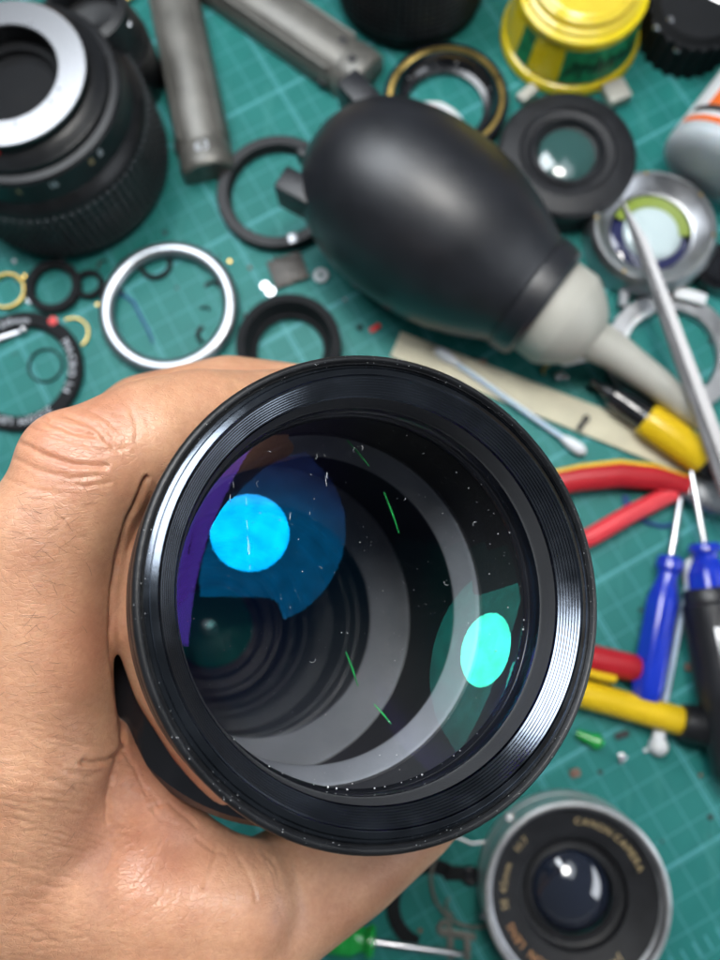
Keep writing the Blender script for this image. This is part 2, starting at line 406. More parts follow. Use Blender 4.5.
# inside
g = G(); g.lathe([(2.95,-1.10),(2.95,-2.95),(2.9,-3.0)],96); obj('inner_barrel', g, 'tube_dark', lens, 30)
g = G(); g.lathe([(2.93,-2.98),(2.90,-2.99),(2.86,-3.06),(2.67,-3.46),(2.66,-3.52),(2.68,-3.56)],128); obj('baffle', g, 'band', lens, 50)
g = G(); g.lathe([(2.68,-3.56),(3.18,-3.75),(3.36,-4.7),(3.38,-7.2),(3.36,-7.3)],96); obj('inner_barrel', g, 'tube_dark', lens, 30)
g = G(); g.lathe([(3.38,-7.28),(3.33,-7.30),(3.28,-7.38),(2.66,-7.93),(2.63,-8.0),(2.65,-8.05)],128); obj('baffle', g, 'band', lens, 50)
P=[(2.65,-8.05),(2.95,-8.25),(2.93,-9.6),(2.86,-9.65),(2.86,-10.2),(2.80,-10.3),(2.80,-11.5),(2.72,-11.6),(2.55,-12.0),(2.50,-12.1),(2.5,-13.1),(2.42,-13.2),(2.42,-14.2),(2.3,-14.35)]
g = G(); g.lathe(P,96); obj('inner_barrel', g, 'band_dim', lens, 30)
P=[(2.3,-14.35),(2.22,-14.4),(2.1,-14.7),(1.95,-14.72),(1.9,-14.95),(1.6,-15.0),(1.5,-15.25),(1.2,-15.3),(1.1,-15.5),(.95,-15.5),(.9,-15.8),(1.0,-16.1),(0,-16.15)]
g = G(); g.lathe(P,96); obj('rear_cell', g, 'tube_dark', lens, 30)
def cap(R, t_apex, sgn, rmax, cx=0.0, cy=0.0, rings=28, seg=96):
    g = G(); zc = -t_apex - sgn*R; vs=[(0,0,0)]; fs=[]
    def zz(x,y):
        return zc + sgn*math.sqrt(R*R-(x-cx)**2-(y-cy)**2)
    vs=[(0,0,zz(0,0))]
    for i in range(1,rings+1):
        r=rmax*i/rings
        for k in range(seg):
            a=2*math.pi*k/seg; x,y=r*math.cos(a),r*math.sin(a); vs.append((x,y,zz(x,y)))
    for k in range(seg): fs.append((0,1+k,1+(k+1)%seg))
    for i in range(rings-1):
        for k in range(seg):
            b=1+i*seg; fs.append((b+k,b+seg+k,b+seg+(k+1)%seg,b+(k+1)%seg))
    g.add(vs,fs); return g
fe = obj('front_element', cap(9,.65,1,2.69), 'coat_blue', lens, 180)
def quad_el(x0,y0,Rx,Ry,t0,rmax=2.94,rings=46,seg=96):
    g=G(); N=rings
    vs=[];idx={}
    for i in range(N+1):
        for k in range(seg if i else 1):
            r=rmax*i/N; a=2*math.pi*k/seg; x,y=r*math.cos(a),r*math.sin(a)
            z=-t0+(x-x0)**2/2/Rx+(y-y0)**2/2/Ry-.06*(x-x0)*(y-y0); zf=-.65-9+math.sqrt(81-r*r)-.03
            idx[(i,k)]=len(vs); vs.append((x,y,z)); idx[('ok',i,k)]=z<zf and x>.72 and y<1.0
    fs=[]
    for i in range(N):
        for k in range(seg):
            k2=(k+1)%seg
            q=[(i,k if i else 0),(i+1,k),(i+1,k2)]+([(i,k2)] if i else [])
            if all(idx[('ok',)+c] for c in q): fs.append([idx[c] for c in q])
    g.add(vs,fs); return g
obj('second_element', quad_el(1.2231,-.2449,2.8933,4.2817,2.0), 'coat_green', lens, 180)
obj('third_element', cap(5.8,1.9,-1,2.80), 'coat_violet', lens, 180)
obj('rear_group', cap(2.6,14.62,1,1.22), M['rear_green'], lens, 80)  # opaque green disc painting in the green reflection at the rear
obj('rear_element', cap(2.0,14.5,1,1.22), 'coat_teal', lens, 180)
# dust and scratches on the glass
def on_front(px, py, lift=.004):
    d = (K(px,py,1)-CAM).normalized()
    apex = FW - NAX*.65; cen = apex - NAX*9; oc = CAM-cen; b = oc.dot(d); disc = b*b-(oc.dot(oc)-81)
    p = CAM + d*(-b-math.sqrt(disc)); return p + (p-cen).normalized()*lift
def to_l(p): q = LMi @ (p*CM); return q/CM
g = G()
for i in range(230):
    a = random.random()*2*math.pi; r = 2.62*math.sqrt(random.random()); s = random.choice([.002,.0025,.003,.0035,.004,.004,.005,.0075])
    z = -.65-9+math.sqrt(81-r*r)+.003
    g.sphere((r*math.cos(a), r*math.sin(a), z), s, 6, 4)
for (x0,y0,x1,y1,n_) in ((246,496,251,600,7),(236,470,226,520,2),(285,520,330,470,3)):
    for k in range(n_):
        t_=random.random(); x=x0+(x1-x0)*t_+random.uniform(-1,1); y=y0+(y1-y0)*t_
        g.tube([to_l(on_front(x,y)), to_l(on_front(x+random.uniform(-1,1.2),y+random.uniform(4,11)))], random.uniform(.0015,.0035), 5)
for k in range(14):
    a = random.random()*2*math.pi; r = 2.5*math.sqrt(random.random()); c = Vector((r*math.cos(a), r*math.sin(a), -.65-9+math.sqrt(81-r*r)+.004))
    b0 = random.random()*6; pts=[c+Vector((math.cos(b0+q*.5),math.sin(b0+q*.5),0))*.045 for q in range(random.randint(3,6))]
    g.tube(pts,.0018,5)
# grains along the edge of the glass
for k in range(90):
    a = random.gauss(-1.2,.9); r = random.uniform(2.66,2.72)
    g.sphere((r*math.cos(a), r*math.sin(a), -1.03), random.choice([.006,.008,.01,.014]), 6, 4)
for k in range(160):
    a = random.random()*6.283; r = random.uniform(3.13,3.28)
    g.sphere((r*math.cos(a), r*math.sin(a), -.004), random.choice([.003,.004,.006]), 5, 4)
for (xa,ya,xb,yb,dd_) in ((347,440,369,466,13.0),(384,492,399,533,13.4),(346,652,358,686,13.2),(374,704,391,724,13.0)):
    gg = G(); gg.tube([to_l(K(xa,ya,dd_)),to_l(K((xa+xb)/2+.6,(ya+yb)/2,dd_)),to_l(K(xb,yb,dd_))],[.008,.014,.006],6); obj('fibre', gg, 'fibre_green', lens)  # modelled green streaks standing in for light reflected inside the lens
d = obj('dust', g, 'dust', lens); d['kind']='stuff'

# ------------------------------------------------------------------ the bench lamp whose reflection shows in the glass
def refl(px,py):
    d = (K(px,py,1)-CAM).normalized(); p = on_front(px,py,0); cen = FW-NAX*9.65; N=(p-cen).normalized()
    return p, d-2*d.dot(N)*N
p0, l0 = refl(249.5,533)
LP = p0 + l0*50
lx = l0.cross(Vector((0,0,1))).normalized(); ly = lx.cross(l0).normalized()
def on_lamp(px,py,D=50.0):
    p,l = refl(px,py); k=(LP-p).dot(l0)/l.dot(l0); q=p+l*k-LP; return (q.dot(lx), q.dot(ly))
lamp = thing('bench_lamp', 'bench lamp above the work with a bright round bulb in a dim cut-out shade', 'lamp', LP, -l0, xaxis=lx)
LT = lamp.matrix_world.inverted()
def lamp_pts(pts): 
    out=[]
    for a in pts:
        u,v=on_lamp(*a); q = LT @ ((LP+lx*u+ly*v)*CM); out.append((q.x/CM,q.y/CM))
    return out
disc = lamp_pts([(249.5+39.5*math.cos(a)+ (0), 533+38.5*math.sin(a)) for a in [2*math.pi*k/48 for k in range(48)]])
petal = lamp_pts([(302,448),(323,470),(334,483),(340,497),(345,512),(346,527),(345,542),(342,557),(337,570),(330,582),(320,596),(303,611),(284,620),(281,612),(279,605),(274,600),(263,597.5),(240,597),(200,597),(199,580),(202,560),(209,540),(218,522),(230,505),(243,487),(263,469),(283,456)])
area_d = abs(sum(disc[i][0]*disc[(i+1)%48][1]-disc[(i+1)%48][0]*disc[i][1] for i in range(48))/2)
print('LAMP', LP, 'area', area_d, math.sqrt(area_d/math.pi))
g = G(); g.prism(petal, -.6, -.2); obj('lamp_shade', g, emit('lamp_shade_glow',(.86,.93,1.0),2.2), lamp)  # added glowing panel, cut to the outline of the petal-shaped reflection
g = G(); g.prism(disc, -.1, .3); obj('lamp_disc', g, emit('lamp_disc_glow',(1.0,.97,.92),LAMP_S), lamp)
g = G(); g.box(1.2,30,1.2,Matrix.Translation((0,-14,-3)),.2); g.box(26,24,.3,Matrix.Translation((2,0,-1.0)),.1); obj('lamp_arm', g, 'dark_slot', lamp)  # also carries an added dark plate that blocks light from behind
# ------------------------------------------------------------------ things on the mat
FWD = RW @ Vector((0,0,-1))
def RP(halfpx, x, y, h=0.0): return halfpx*(W(x,y,h)-CAM).dot(FWD)/F
def ang(x0,y0,x1,y1,h=0.0):
    a=W(x0,y0,h); b=W(x1,y1,h); return math.atan2(b.y-a.y,b.x-a.x)
def base(x,y,h=0.0):           # ground point under the point seen at (x,y) at height h
    p=W(x,y,h); return Vector((p.x,p.y,0))

# --- standing zoom lens, mount up, top left
c = base(5,72,6.0); t = thing('camera_lens','black zoom lens standing top left with a bright steel mount and chequered grip','camera lens', c)
rm = RP(82,5,72,6.0)
g = G(); g.lathe([(4.2,0),(4.3,.1),(4.32,.5),(4.34,.55),(4.36,.6),(4.35,3.3),(4.25,3.6),(3.95,3.9),(3.9,4.1),(3.85,4.9),(3.75,5.0),(3.5,5.05),(3.45,5.3),(3.35,5.35),(3.2,5.5),(2.95,5.6),(2.9,5.75),(rm+.05,5.8),(rm+.05,5.9)],96)
obj('barrel', g, 'black_satin', t, 30)
g = G(); 
for row in range(7):
    for k in range(84):
        a = 2*math.pi*k/84
        T = Matrix.Rotation(a,4,'Z') @ Matrix.Translation((4.38-.006*row,0,.78+row*.41))
        g.box(.20,.21,.22,T,.06,1)
s_ = obj('rubber_grip', g, 'grip_rubber', t)
g = G(); g.ring(1.93, rm, .14, 5.88, .03, 96)
obj('mount_ring', g, 'steel', t)
g = G(); g.lathe([(1.9,5.98),(1.88,5.2),(1.6,5.15),(1.55,4.9),(1.35,4.8)],64); obj('rear_cell', g, 'black_matte', t, 30)
g = G(); g.lathe([(0,4.95),(.6,4.92),(1.35,4.8)],48); obj('rear_glass', g, 'black_matte', t, 80)
for a in (-20,70,-75,-35): obj('screw', G().cyl(.07,.03,6.02,.01,12,Matrix.Translation((2.15*math.cos(rad(a)),2.15*math.sin(rad(a)),0))), 'steel_dull', t)
g = G(); g.sphere((2.95*math.cos(rad(-95)),2.95*math.sin(rad(-95)),5.66),.13); obj('index_dot', g, 'red_dot', t)
for txt, a, m_ in (('8',-37,'white_print'),('11',-44,'gold_print'),('16',-68,'white_print'),('4',-88,'gold_print')):
    g = G(); vs, fs, _w = [], [], 0
    T0 = Matrix.Rotation(rad(a+90),4,'Z') @ Matrix.Translation((0,-3.885,4.45)) @ Matrix.Rotation(rad(86),4,'X')
    line_text(g, txt, .42, T0); obj('aperture_number', g, m_, t)
# --- dark lens behind it
c = base(88,15,4.0); t = thing('camera_lens','short black lens tucked behind the steel-mount zoom lens, near the top left','camera lens', c)
g = G(); g.lathe([(0,0),(1.9,0),(1.95,.1),(1.95,2.4),(1.85,2.5),(1.85,2.9),(1.8,3.0),(1.7,3.4),(1.62,4.4),(1.3,4.5),(1.2,4.3),(1.2,3.6),(0,3.5)],64); obj('barrel', g, 'black_satin', t, 30)
g = G(); g.box(.2,.7,.1,Matrix.Translation((-.05,-.9,4.5))@Matrix.Rotation(-.5,4,'Z'),.03); g.box(.18,.35,.1,Matrix.Translation((1.62,-.3,3.9)),.03); obj('lever', g, 'steel', t)

# --- gold clip at top edge
g = G(); g.tube([(-.35,-.15,.15),(-.1,.0,.2),(.4,.25,.2),(.6,.5,.2)],[.06,.09,.09,.05],8)
single('metal_clip', g, 'brass', 'small shiny gold clip at the top edge of the mat', 'clip', W(125,5,0))

# --- grey metal handles
def handle(p0, p1, halfw, h, label, numtext=None, slots=False, panel=False):
    a = base(*p0,h); b = base(*p1,h); L = (b-a).length; ax = (b-a).normalized()
    t = thing('tool_handle', label, 'tool handle', b, rotz=math.atan2(ax.y,ax.x), group='grey metal tool handles')
    # local x runs along the handle, 0 is the near end
    r = halfw
    prof = [(-r,.0),(-r*1.0,h*.45),(-r*.8,h*.78),(-r*.45,h*.96),(0,h),(r*.45,h*.96),(r*.8,h*.78),(r,h*.45),(r,0)]
    secs = [(-L,.96),(-L*.7,.97),(-1.5,1.0),(-1.35,.93),(-1.2,.93),(-1.1,.99),(-.35,1.0),(-.1,.95),(0,.82)]
    g = G(); n=len(prof); vs=[(x,y*s,z*(.6+.4*s) if s<.99 else z) for x,s in secs for y,z in prof]
    fs=[(i*n+k,i*n+k+1,(i+1)*n+k+1,(i+1)*n+k) for i in range(len(secs)-1) for k in range(n-1)]
    fs+=[tuple(range(n)),tuple(reversed(range((len(secs)-1)*n,len(secs)*n)))]+[(i*n,(i+1)*n,(i+1)*n+n-1,i*n+n-1) for i in range(len(secs)-1)]
    g.add(vs,fs); obj('body', g, 'grey_metal', t, 40)
    g = G(); 
    for s in (-1,1): g.tube([(-L+.1,s*r*.80,h*.80),(-1.5,s*r*.80,h*.80)],.07,8)
    obj('edge_rail', g, 'grey_metal', t)
    if slots:
        g = G()
        for x in (-.75,-1.6): g.box(.35,.34,.06,Matrix.Translation((x,r*.25 if x<-1 else -r*.1,h*1.0)),.1)
        obj('slot', g, 'dark_slot', t)
    if panel:
        g = G(); g.box(1.1,1.2*r,.05,Matrix.Translation((-L+1.35,0,h*.99)),.12); obj('recess', g, 'dark_slot', t)
        g = G(); g.box(.9,.3*r,.06,Matrix.Translation((-L+1.35,0,h*1.01+.02)),.03); obj('slider', g, 'grey_metal', t)
    if numtext:
        g = G(); line_text(g, numtext, .62, Matrix.Translation((-.62,0,h+.02)) @ Matrix.Rotation(math.pi/2,4,'Z')); obj('number', g, 'white_print', t)
    g = G(); g.box(.5,.12,.3,Matrix.Translation((-1.6,-r-.04,.4)),.04); obj('latch', g, 'dark_slot', t)
    return t
handle((160,-60),(205,163), RP(27,185,80,1.3), 1.3, 'grey metal handle with a number on its end, lying next to the standing zoom lens', '63', panel=True)
handle((170,-70),(368,66), RP(29,300,25,1.4), 1.4, 'grey metal handle with two dark slots, pointing at the fins of the blower bulb', slots=True)

# --- black ribbed lens top middle
c = W(410,-12,0); t = thing('camera_lens','black ribbed lens standing at the top edge, between the slotted handle and the yellow pot','camera lens', c)
g = G(); g.lathe([(0,0),(3.0,0),(3.25,.2),(3.3,.5),(3.3,.7),(3.35,.8),(3.35,3.9),(3.2,4.1),(2.9,4.3),(2.7,4.35),(2.6,4.0),(0,3.9)],72); obj('barrel', g, 'black_matte', t, 30)
g = G()
for row in range(10):
    for k in range(72):
        a = 2*math.pi*k/72; g.box(.10,.19,.17,Matrix.Rotation(a,4,'Z')@Matrix.Translation((3.36,0,1.0+row*.28)),.03,1)
obj('rubber_grip', g, 'black_rubber', t)

# --- black ring with brass edge, top middle
h=.9; c = base(446,97,h); r = RP(63,446,97,h); t = thing('lens_ring','black lens ring with a gold brass inner edge, behind the blower bulb','lens ring', c)
g = G(); g.lathe([(r-.22,h),(r-.05,h-.02),(r,h-.1),(r,.05),(r-.1,0),(r-.95,0),(r-1.0,.08),(r-1.0,.25),(r-.75,.3),(r-.42,h-.2),(r-.40,h-.08)],96,None,True); obj('body', g, 'black_gloss', t, 35)
g = G(); g.lathe([(r-.22,h+.01),(r-.22,h-.10),(r-.40,h-.10),(r-.40,h-.02),(r-.36,h+.02)],96,None,True); obj('brass_edge', g, 'brass', t)
for a in (20,75,140,200): obj('screw', G().cyl(.06,.04,0,.01,10,Matrix.Translation(((r-.62)*math.cos(rad(a)),(r-.62)*math.sin(rad(a)),.42))), 'steel_dull', t)
g = G(); g.ring(1.15,1.55,.14,0,.03,64,a0=rad(-20),a1=rad(150)); single('ring_segment', g, 'white_plastic','white curved plastic strip seen through the brass-edged ring','plastic ring', W(430,135,0), rad(-8))

# --- large thin black ring partly under the bulb
c = base(277,190,.5); r=RP(61,277,190,.5); t = thing('filter_ring','wide thin black ring partly under the fins of the blower bulb','filter ring', c)
g = G(); g.ring(r-.48,r,.5,0,.05,96); g.ring(r-.56,r-.46,.15,.02,.03,96); obj('ring', g, 'black_soft', t)
g = G(); g.box(.45,.4,.12,Matrix.Rotation(rad(-72),4,'Z')@Matrix.Translation((r-.25,0,.53)),.03); obj('clip_plate', g, 'steel_dull', t)

# --- black ring by the held lens
h=1.0; c = base(288,343,h); r=RP(53,288,343,h); 
g = G(); g.lathe([(r-.35,h),(r-.05,h),(r,h-.06),(r,.05),(r-.05,0),(r-.7,0),(r-.75,.05),(r-.75,.3),(r-.6,.36)],96,None,True)
single('rubber_ring', g, 'black_matte', 'thick black rubber ring lying just behind the rim of the held lens','rubber ring', c)

# --- silver ring left
h=.55; c = base(167,305,h); r=RP(71,167,305,h); t=thing('filter_ring','bright silver metal ring above the knuckle of the hand','filter ring', c)
g = G(); g.lathe([(r-.33+.33*math.cos(a_),h/2+h/2*math.sin(a_)) for a_ in [2*math.pi*k/20 for k in range(20)]],96,None,True); obj('ring', g, 'silver_satin', t, 40)
g = G(); g.tube([(-1.9,.25,.03),(-1.5,.2,.04),(-1.1,-.1,.03),(-.8,-.7,.03),(-.45,-1.3,.03),(-.2,-1.9,.03)],[.05,.06,.07,.06,.06,.04],8)
single('blue_thread', g, 'navy_thread','short dark blue thread curling across the mat inside the silver ring','thread', W(160,300,0))
def ring_small(name,x,y,half,thick,h,m,label,cat,rr=0,arc=None,group=None):
    r=RP(half,x,y,h); g=G()
    if arc: g.ring(r-thick,r,h,0,min(.03,thick*.3),48,a0=rad(arc[0]),a1=rad(arc[1]))
    else: g.ring(r-thick,r,h,0,min(.03,thick*.3),48)
    return single(name,g,m,label,cat,base(x,y,h),rr,group)
ring_small('small_ring',155,263,17,.2,.15,'black_matte','small black ring under the top edge of the silver ring','ring')
ring_small('small_ring',52,285,28,.34,.35,'black_matte','oval black ring at the foot of the standing zoom lens','ring')
ring_small('small_ring',88,283,15,.2,.3,'black_matte','tiny black ring squeezed between the oval black ring and the silver ring','ring')
ring_small('small_ring',45,365,18,.08,.12,'black_matte','thin dark ring lying inside the lettered black ring','ring')
ring_small('spring_clip',72,333,17,.07,.14,'brass','thin gold spring clip at the edge of the lettered ring','clip',0,(-50,120))
ring_small('brass_ring',6,290,19,.10,.25,'brass','gold ring at the left edge beside the oval black ring','ring')
ring_small('clear_washer',31,299,5,.09,.1,'steel','tiny steel washer touching the lettered ring','washer')
def bit(name,x,y,pts,m,label,cat,rr=.06):
    g=G(); g.tube(pts,rr,8); return single(name,g,m,label,cat,W(x,y,0))
def clip_pts(s,a): return [(s*math.cos(a+q*.45),s*math.sin(a+q*.45),.07) for q in range(6)]
bit('snap_clip',212,290,clip_pts(.32,.5),'black_satin','black C-shaped clip under the right side of the silver ring','clip',.07)
bit('snap_clip',207,335,clip_pts(.38,2.0),'black_satin','black curved clip near the lower right of the silver ring','clip',.09)
bit('snap_clip',117,287,clip_pts(.34,3.4),'black_satin','black bent clip inside the left side of the silver ring','clip',.10)
g=G(); g.cyl(.07,.06,0,.01,10); single('screw',g,'dark_slot','tiny dark screw in the middle of the silver ring','screw',W(177,288,0))
g=G(); g.cyl(.11,.08,0,.02,6); single('screw',g,'dark_slot','tiny dark screw between the silver ring and the handle with the number','screw',W(165,233,0))

# --- lettered black ring at the left edge
h=.35; c = base(20,370,h); r=RP(62,20,370,h); t=thing('name_ring','black ring with white lettering and a red dot, cut by the left edge','name ring', c)
g=G(); g.lathe([(r-.62,h-.12),(r-.55,h),(r-.05,h),(r,h-.05),(r,.05),(r-.05,0),(r-.6,0)],96,None,True); obj('ring',g,'black_matte',t,30)
g=G(); arc_text(g,'MACRO 1:4',r-.52,.42,rad(5),h+.008); arc_text(g,'ZOOM LENS',r-.52,.42,rad(-85),h+.008); arc_text(g,'70-210mm',r-.52,.42,rad(110),h+.008); obj('lettering',g,'white_print',t)
dd=W(53,321,h); g=G(); g.cyl(.19,.04,h,.01,20,Matrix.Translation((dd.x-c.x,dd.y-c.y,0))); obj('index_dot',g,'red_dot',t)
g=G(); g.tube([(-.9,0,0),(-.3,.35,0),(.55,.62,0)],[.16,.18,.12],10,None,True,.5); g.sphere((.62,.66,.03),.2)
single('steel_lever',g,'steel','short bright steel lever lying inside the lettered ring','lever',W(8,345,.15))

# --- bits in the middle
g=G(); g.ring(.11,.32,.12,0,.03,32); single('washer',g,'white_plastic','white washer against the side of the blower bulb','washer',W(321,276,0))
g=G(); g.ring(.07,.2,.08,0,.02,24,Matrix.Translation((-.12,.12,0))); g.ring(.07,.22,.1,0,.02,24,Matrix.Translation((.12,-.15,.02))); single('washer_pair',g,'steel','pair of overlapping steel washers left of the dark metal plate','washers',W(268,289,0))
g=G(); g.box(1.5,1.3,.12,Matrix.Rotation(.35,4,'Z'),.04); g.box(.5,.4,.1,Matrix.Translation((.35,-.3,.1)),.03); g.tube([(-.6,.5,.1),(.5,.45,.12)],.05,6)
single('metal_plate',g,'dark_plate','dark worn metal plate between the thin black ring and the rubber ring','metal plate',W(288,270,.1))
g=G(); g.cyl(.12,.12,0,.03,16); single('rubber_bead',g,'black_matte','tiny black bead beside the red chip','bead',W(360,328,0))
g=G(); g.box(.5,.22,.12,Matrix.Rotation(.6,4,'Z'),.05); single('plastic_chip',g,'red_dot','tiny red chip beside the black bead','chip',W(375,328,.06))

# --- blower bulb
hA=3.35; A0=W(322,145,hA); A1=W(545,306,2.55)
ax=(A1-A0); LB=ax.length; ax.normalize()
t=thing('blower_bulb','large black rubber air blower bulb with fins and a pale grey nozzle','air blower', A0, ax, xaxis=Vector((0,0,1)))
rmax=RP(95,437,228,3.3)
g=G(); prof=[(0,-.15),(.6,-.15),(1.2,-.05),(1.62,.25)]
for k in range(1,22):
    s=k/22; prof.append((1.72+(rmax-1.72)*math.sin(math.pi*min(1,max(0,(s*1.06))**.83))**.72 if s<.9 else 1.95-(s-.9)*.6, .25+s*(LB-.85)))
prof=[(0,-.15),(.6,-.15),(1.2,-.05),(1.62,.2)]
for s_,q in ((.05,.60),(.1,.74),(.16,.84),(.22,.91),(.3,.97),(.38,1.0),(.46,1.0),(.54,.99),(.62,.96),(.7,.905),(.77,.83),(.83,.75),(.88,.675),(.905,.645),(.91,.635),(.915,.655),(.925,.66),(.985,.64),(.99,.625),(1.0,.6),(1.0,.5)):
    prof.append((rmax*q,s_*LB))
g.lathe(prof,96); obj('bulb',g,'bulb_rubber',t,22)
# fins point backwards from the shoulder: one below, two at the sides
Mi=t.matrix_world.inverted()
def loc(Pw): q=Mi@(Pw*CM); return q/CM
for (x0_,y0_,x1_,y1_,h0_) in ((280,176,330,203,4.2),(346,76,384,116,4.2)):
    pa=W(x0_,y0_,h0_); pb=W(x1_,y1_,h0_); dd_=(pb-pa); Lf=dd_.length; dd_.normalize(); up=Vector((0,0,1))
    T0=t.matrix_world.inverted() @ mtx(Vector((0,0,0)),dd_).to_3x3().to_4x4()
    R3=(t.matrix_world.to_3x3().inverted() @ mtx(Vector((0,0,0)),dd_).to_3x3()).to_4x4()
    g=G(); g.box(Lf,1.0,1.5,Matrix.Translation(loc((pa+pb)/2-up*.65)) @ R3,.12); obj('fin',g,'black_rubber',t)
g=G(); g.box(.95,.4,2.2,Matrix.Translation((-1.9,0,-.1)),.08); obj('fin',g,'black_rubber',t)
g=G(); rn=rmax*.545
g.lathe([(rn*.9,LB-.1),(rn,LB+.02),(rn,LB+.9),(rn*.97,LB+1.05),(rn*.85,LB+1.45),(rn*.66,LB+1.9),(rn*.52,LB+2.15),(rn*.3,LB+2.3),(0,LB+2.3)],64); nz=obj('nozzle_cup',g,'grey_plastic',t,40)
n0=W(585,335,2.4); n1=W(615,352,2.0); n2=W(655,382,1.3); n3=W(700,420,.75)
g=G(); g.tube([loc(n0),loc(n1),loc(n2),loc(n3),loc(n3+(n3-n2)*.02)],[.85,.70,.60,.50,.40],24); obj('nozzle_tube',g,'grey_plastic',t,50)
g=G(); g.tube([loc(W(545,352,1.6)),loc(W(565,357,1.7)),loc(W(588,351,2.0)),loc(W(600,340,2.2))],[.22,.36,.38,.3],14); obj('nozzle_collar',g,'white_plastic',t,50)

# --- flat black lens with green glass
h=1.7; c=base(569,149,h); r=RP(70,569,149,h); t=thing('lens_block','squat black lens group with a dull green glass, just below the yellow pot','lens group', c)
g=G(); g.lathe([(0,0),(r-.1,0),(r,.1),(r,.55),(r-.08,.62),(r-.08,.85),(r,.92),(r,1.3),(r-.15,1.45),(r-.75,1.62),(r-.85,1.62),(r-.95,1.5),(r-1.25,1.45),(r-1.35,1.6),(1.35,1.68),(1.3,1.6),(1.25,1.35),(1.15,1.3)],96); obj('body',g,'black_soft',t,25)
g=G(); g.lathe([(0,1.5),(.5,1.47),(1.0,1.38),(1.2,1.28)],64); obj('glass',g,M['green_glass'],t,80)
g=G(); g.box(1.0,1.0,.5,Matrix.Rotation(.4,4,'Z'),.1); single('eraser_block',g,'grey_plastic','off-white block poking out between the yellow pot and the squat black lens','block',W(616,93,.3))
g=G(); g.box(.9,.5,.35,Matrix.Rotation(.7,4,'Z'),.08); single('eraser_block',g,'grey_plastic','small off-white scrap between the yellow pot and the brass-edged ring','block',W(527,94,.2))

# --- yellow pot
h=3.1; c=base(573,-20,h); t=thing('glue_pot','round yellow plastic pot with a green label and clear yellow lid','pot', Vector((c.x,c.y,0)))
cb=base(570,32,.3); t.location=Vector((cb.x,cb.y,0))*CM
rb=RP(69,570,32,.3)
g=G(); g.lathe([(0,0),(rb-.15,0),(rb,.12),(rb,.35),(rb-.08,.5),(rb-.35,.62),(rb-.18,.66),(rb-.46,2.5),(rb-.38,2.56),(rb-.36,2.66),(rb-.40,2.76),(rb-.62,2.82)],96); obj('pot_body',g,'yellow_pot',t,30)
g=G(); g.lathe([(rb-.62,2.82),(rb-.66,2.95),(rb-.82,3.0),(rb-.90,3.25),(rb-1.0,3.3),(rb-1.06,3.2),(rb-1.2,3.15),(rb-1.3,3.22),(rb-1.5,3.25),(0,3.2)],96); obj('lid',g,'yellow_clear',t,30)
def label_patch(a0,a1,m_,z0=.70,z1=2.3,dr=.012):
    g=G(); g.lathe([(rb-.18-(z0-.66)*.152+dr,z0),(rb-.18-(z1-.66)*.152+dr,z1)],24,None,False,rad(a0),rad(a1)); return g
lb=obj('label',label_patch(-106,-22,'x'),'green_label',t); obj('label',label_patch(-152,-136,'x'),'green_label',t)
g=G()
for k in range(13):
    a=-100+k*5.2; 
    T0=Matrix.Rotation(rad(a+90),4,'Z')@Matrix.Translation((0,-(rb-.30+.06),1.1+.25*(k%2)))@Matrix.Rotation(rad(90),4,'X')
    g.box(.16,.5+.2*((k*7)%3),.01,T0@Matrix.Translation((0,.25,0)),.0)
obj('print',g,'dark_print',lb)

# --- knurled black knob top right
h=2.0; c=base(702,2,h); r=RP(48,702,2,h); t=thing('knob','black knurled knob with pale screws in the top right corner','knob', c)
out=[]
for k in range(96):
    a=2*math.pi*k/96; q=r+ (.07 if k%4<2 else -.05); out.append((q*math.cos(a),q*math.sin(a)))
g=G(); g.prism(out,0,1.7); g.lathe([(r-.1,1.7),(r-.3,2.0),(0,2.05)],64); obj('body',g,'black_matte',t,25)
g=G()
for (x,y) in ((670,20),(656,28),(677,50)):
    q=W(x,y,1.95 if x!=677 else 1.5); obj('screw',G().ring(.05,.14,.08,q.z,.02,20,Matrix.Translation((q.x-c.x,q.y-c.y,0))),'steel',t)
obj('pin',G().tube([(.2,.2,2.05),(.7,-.1,2.07),(1.1,-.3,2.05)],.07,8),'steel',t)

# --- bottle on its side, right edge
B0=W(727,141,1.9); t=thing('squeeze_bottle','pale grey squeeze bottle with an orange and white label at the right edge','bottle', B0, Vector((.62,.78,.05)), xaxis=Vector((0,0,1)))
g=G(); g.lathe([(0,-1.75),(1.2,-1.7),(1.65,-1.6),(1.9,-1.4),(1.95,-1.2),(1.95,3.0),(1.7,4.2),(.9,5.2),(.7,5.6),(0,5.7)],72,Matrix.Translation((0,0,0))); obj('body',g,'bottle_plastic',t,50)
def patch(m_,a0,a1,z0,z1,r_=1.965,name='label'):
    g=G(); zs=[z0+(z1-z0)*k/6 for k in range(7)]
    g.lathe([(1.965,z) for z in zs],20,None,False,rad(a0),rad(a1)); return obj(name,g,m_,t)
patch('white_plastic',-75,60,-1.05,2.6)
g=G(); g.lathe([(1.985,-.2),(1.985,.9)],20,None,False,rad(-45),rad(20)); obj('label',g,'orange',t)
g=G(); g.lathe([(1.985,-.5),(1.985,-.22)],20,None,False,rad(-60),rad(30)); obj('label',g,'dark_slot',t)
g=G(); g.lathe([(1.985,-1.0),(1.985,-.72)],20,None,False,rad(-65),rad(40)); obj('label',g,'orange',t)

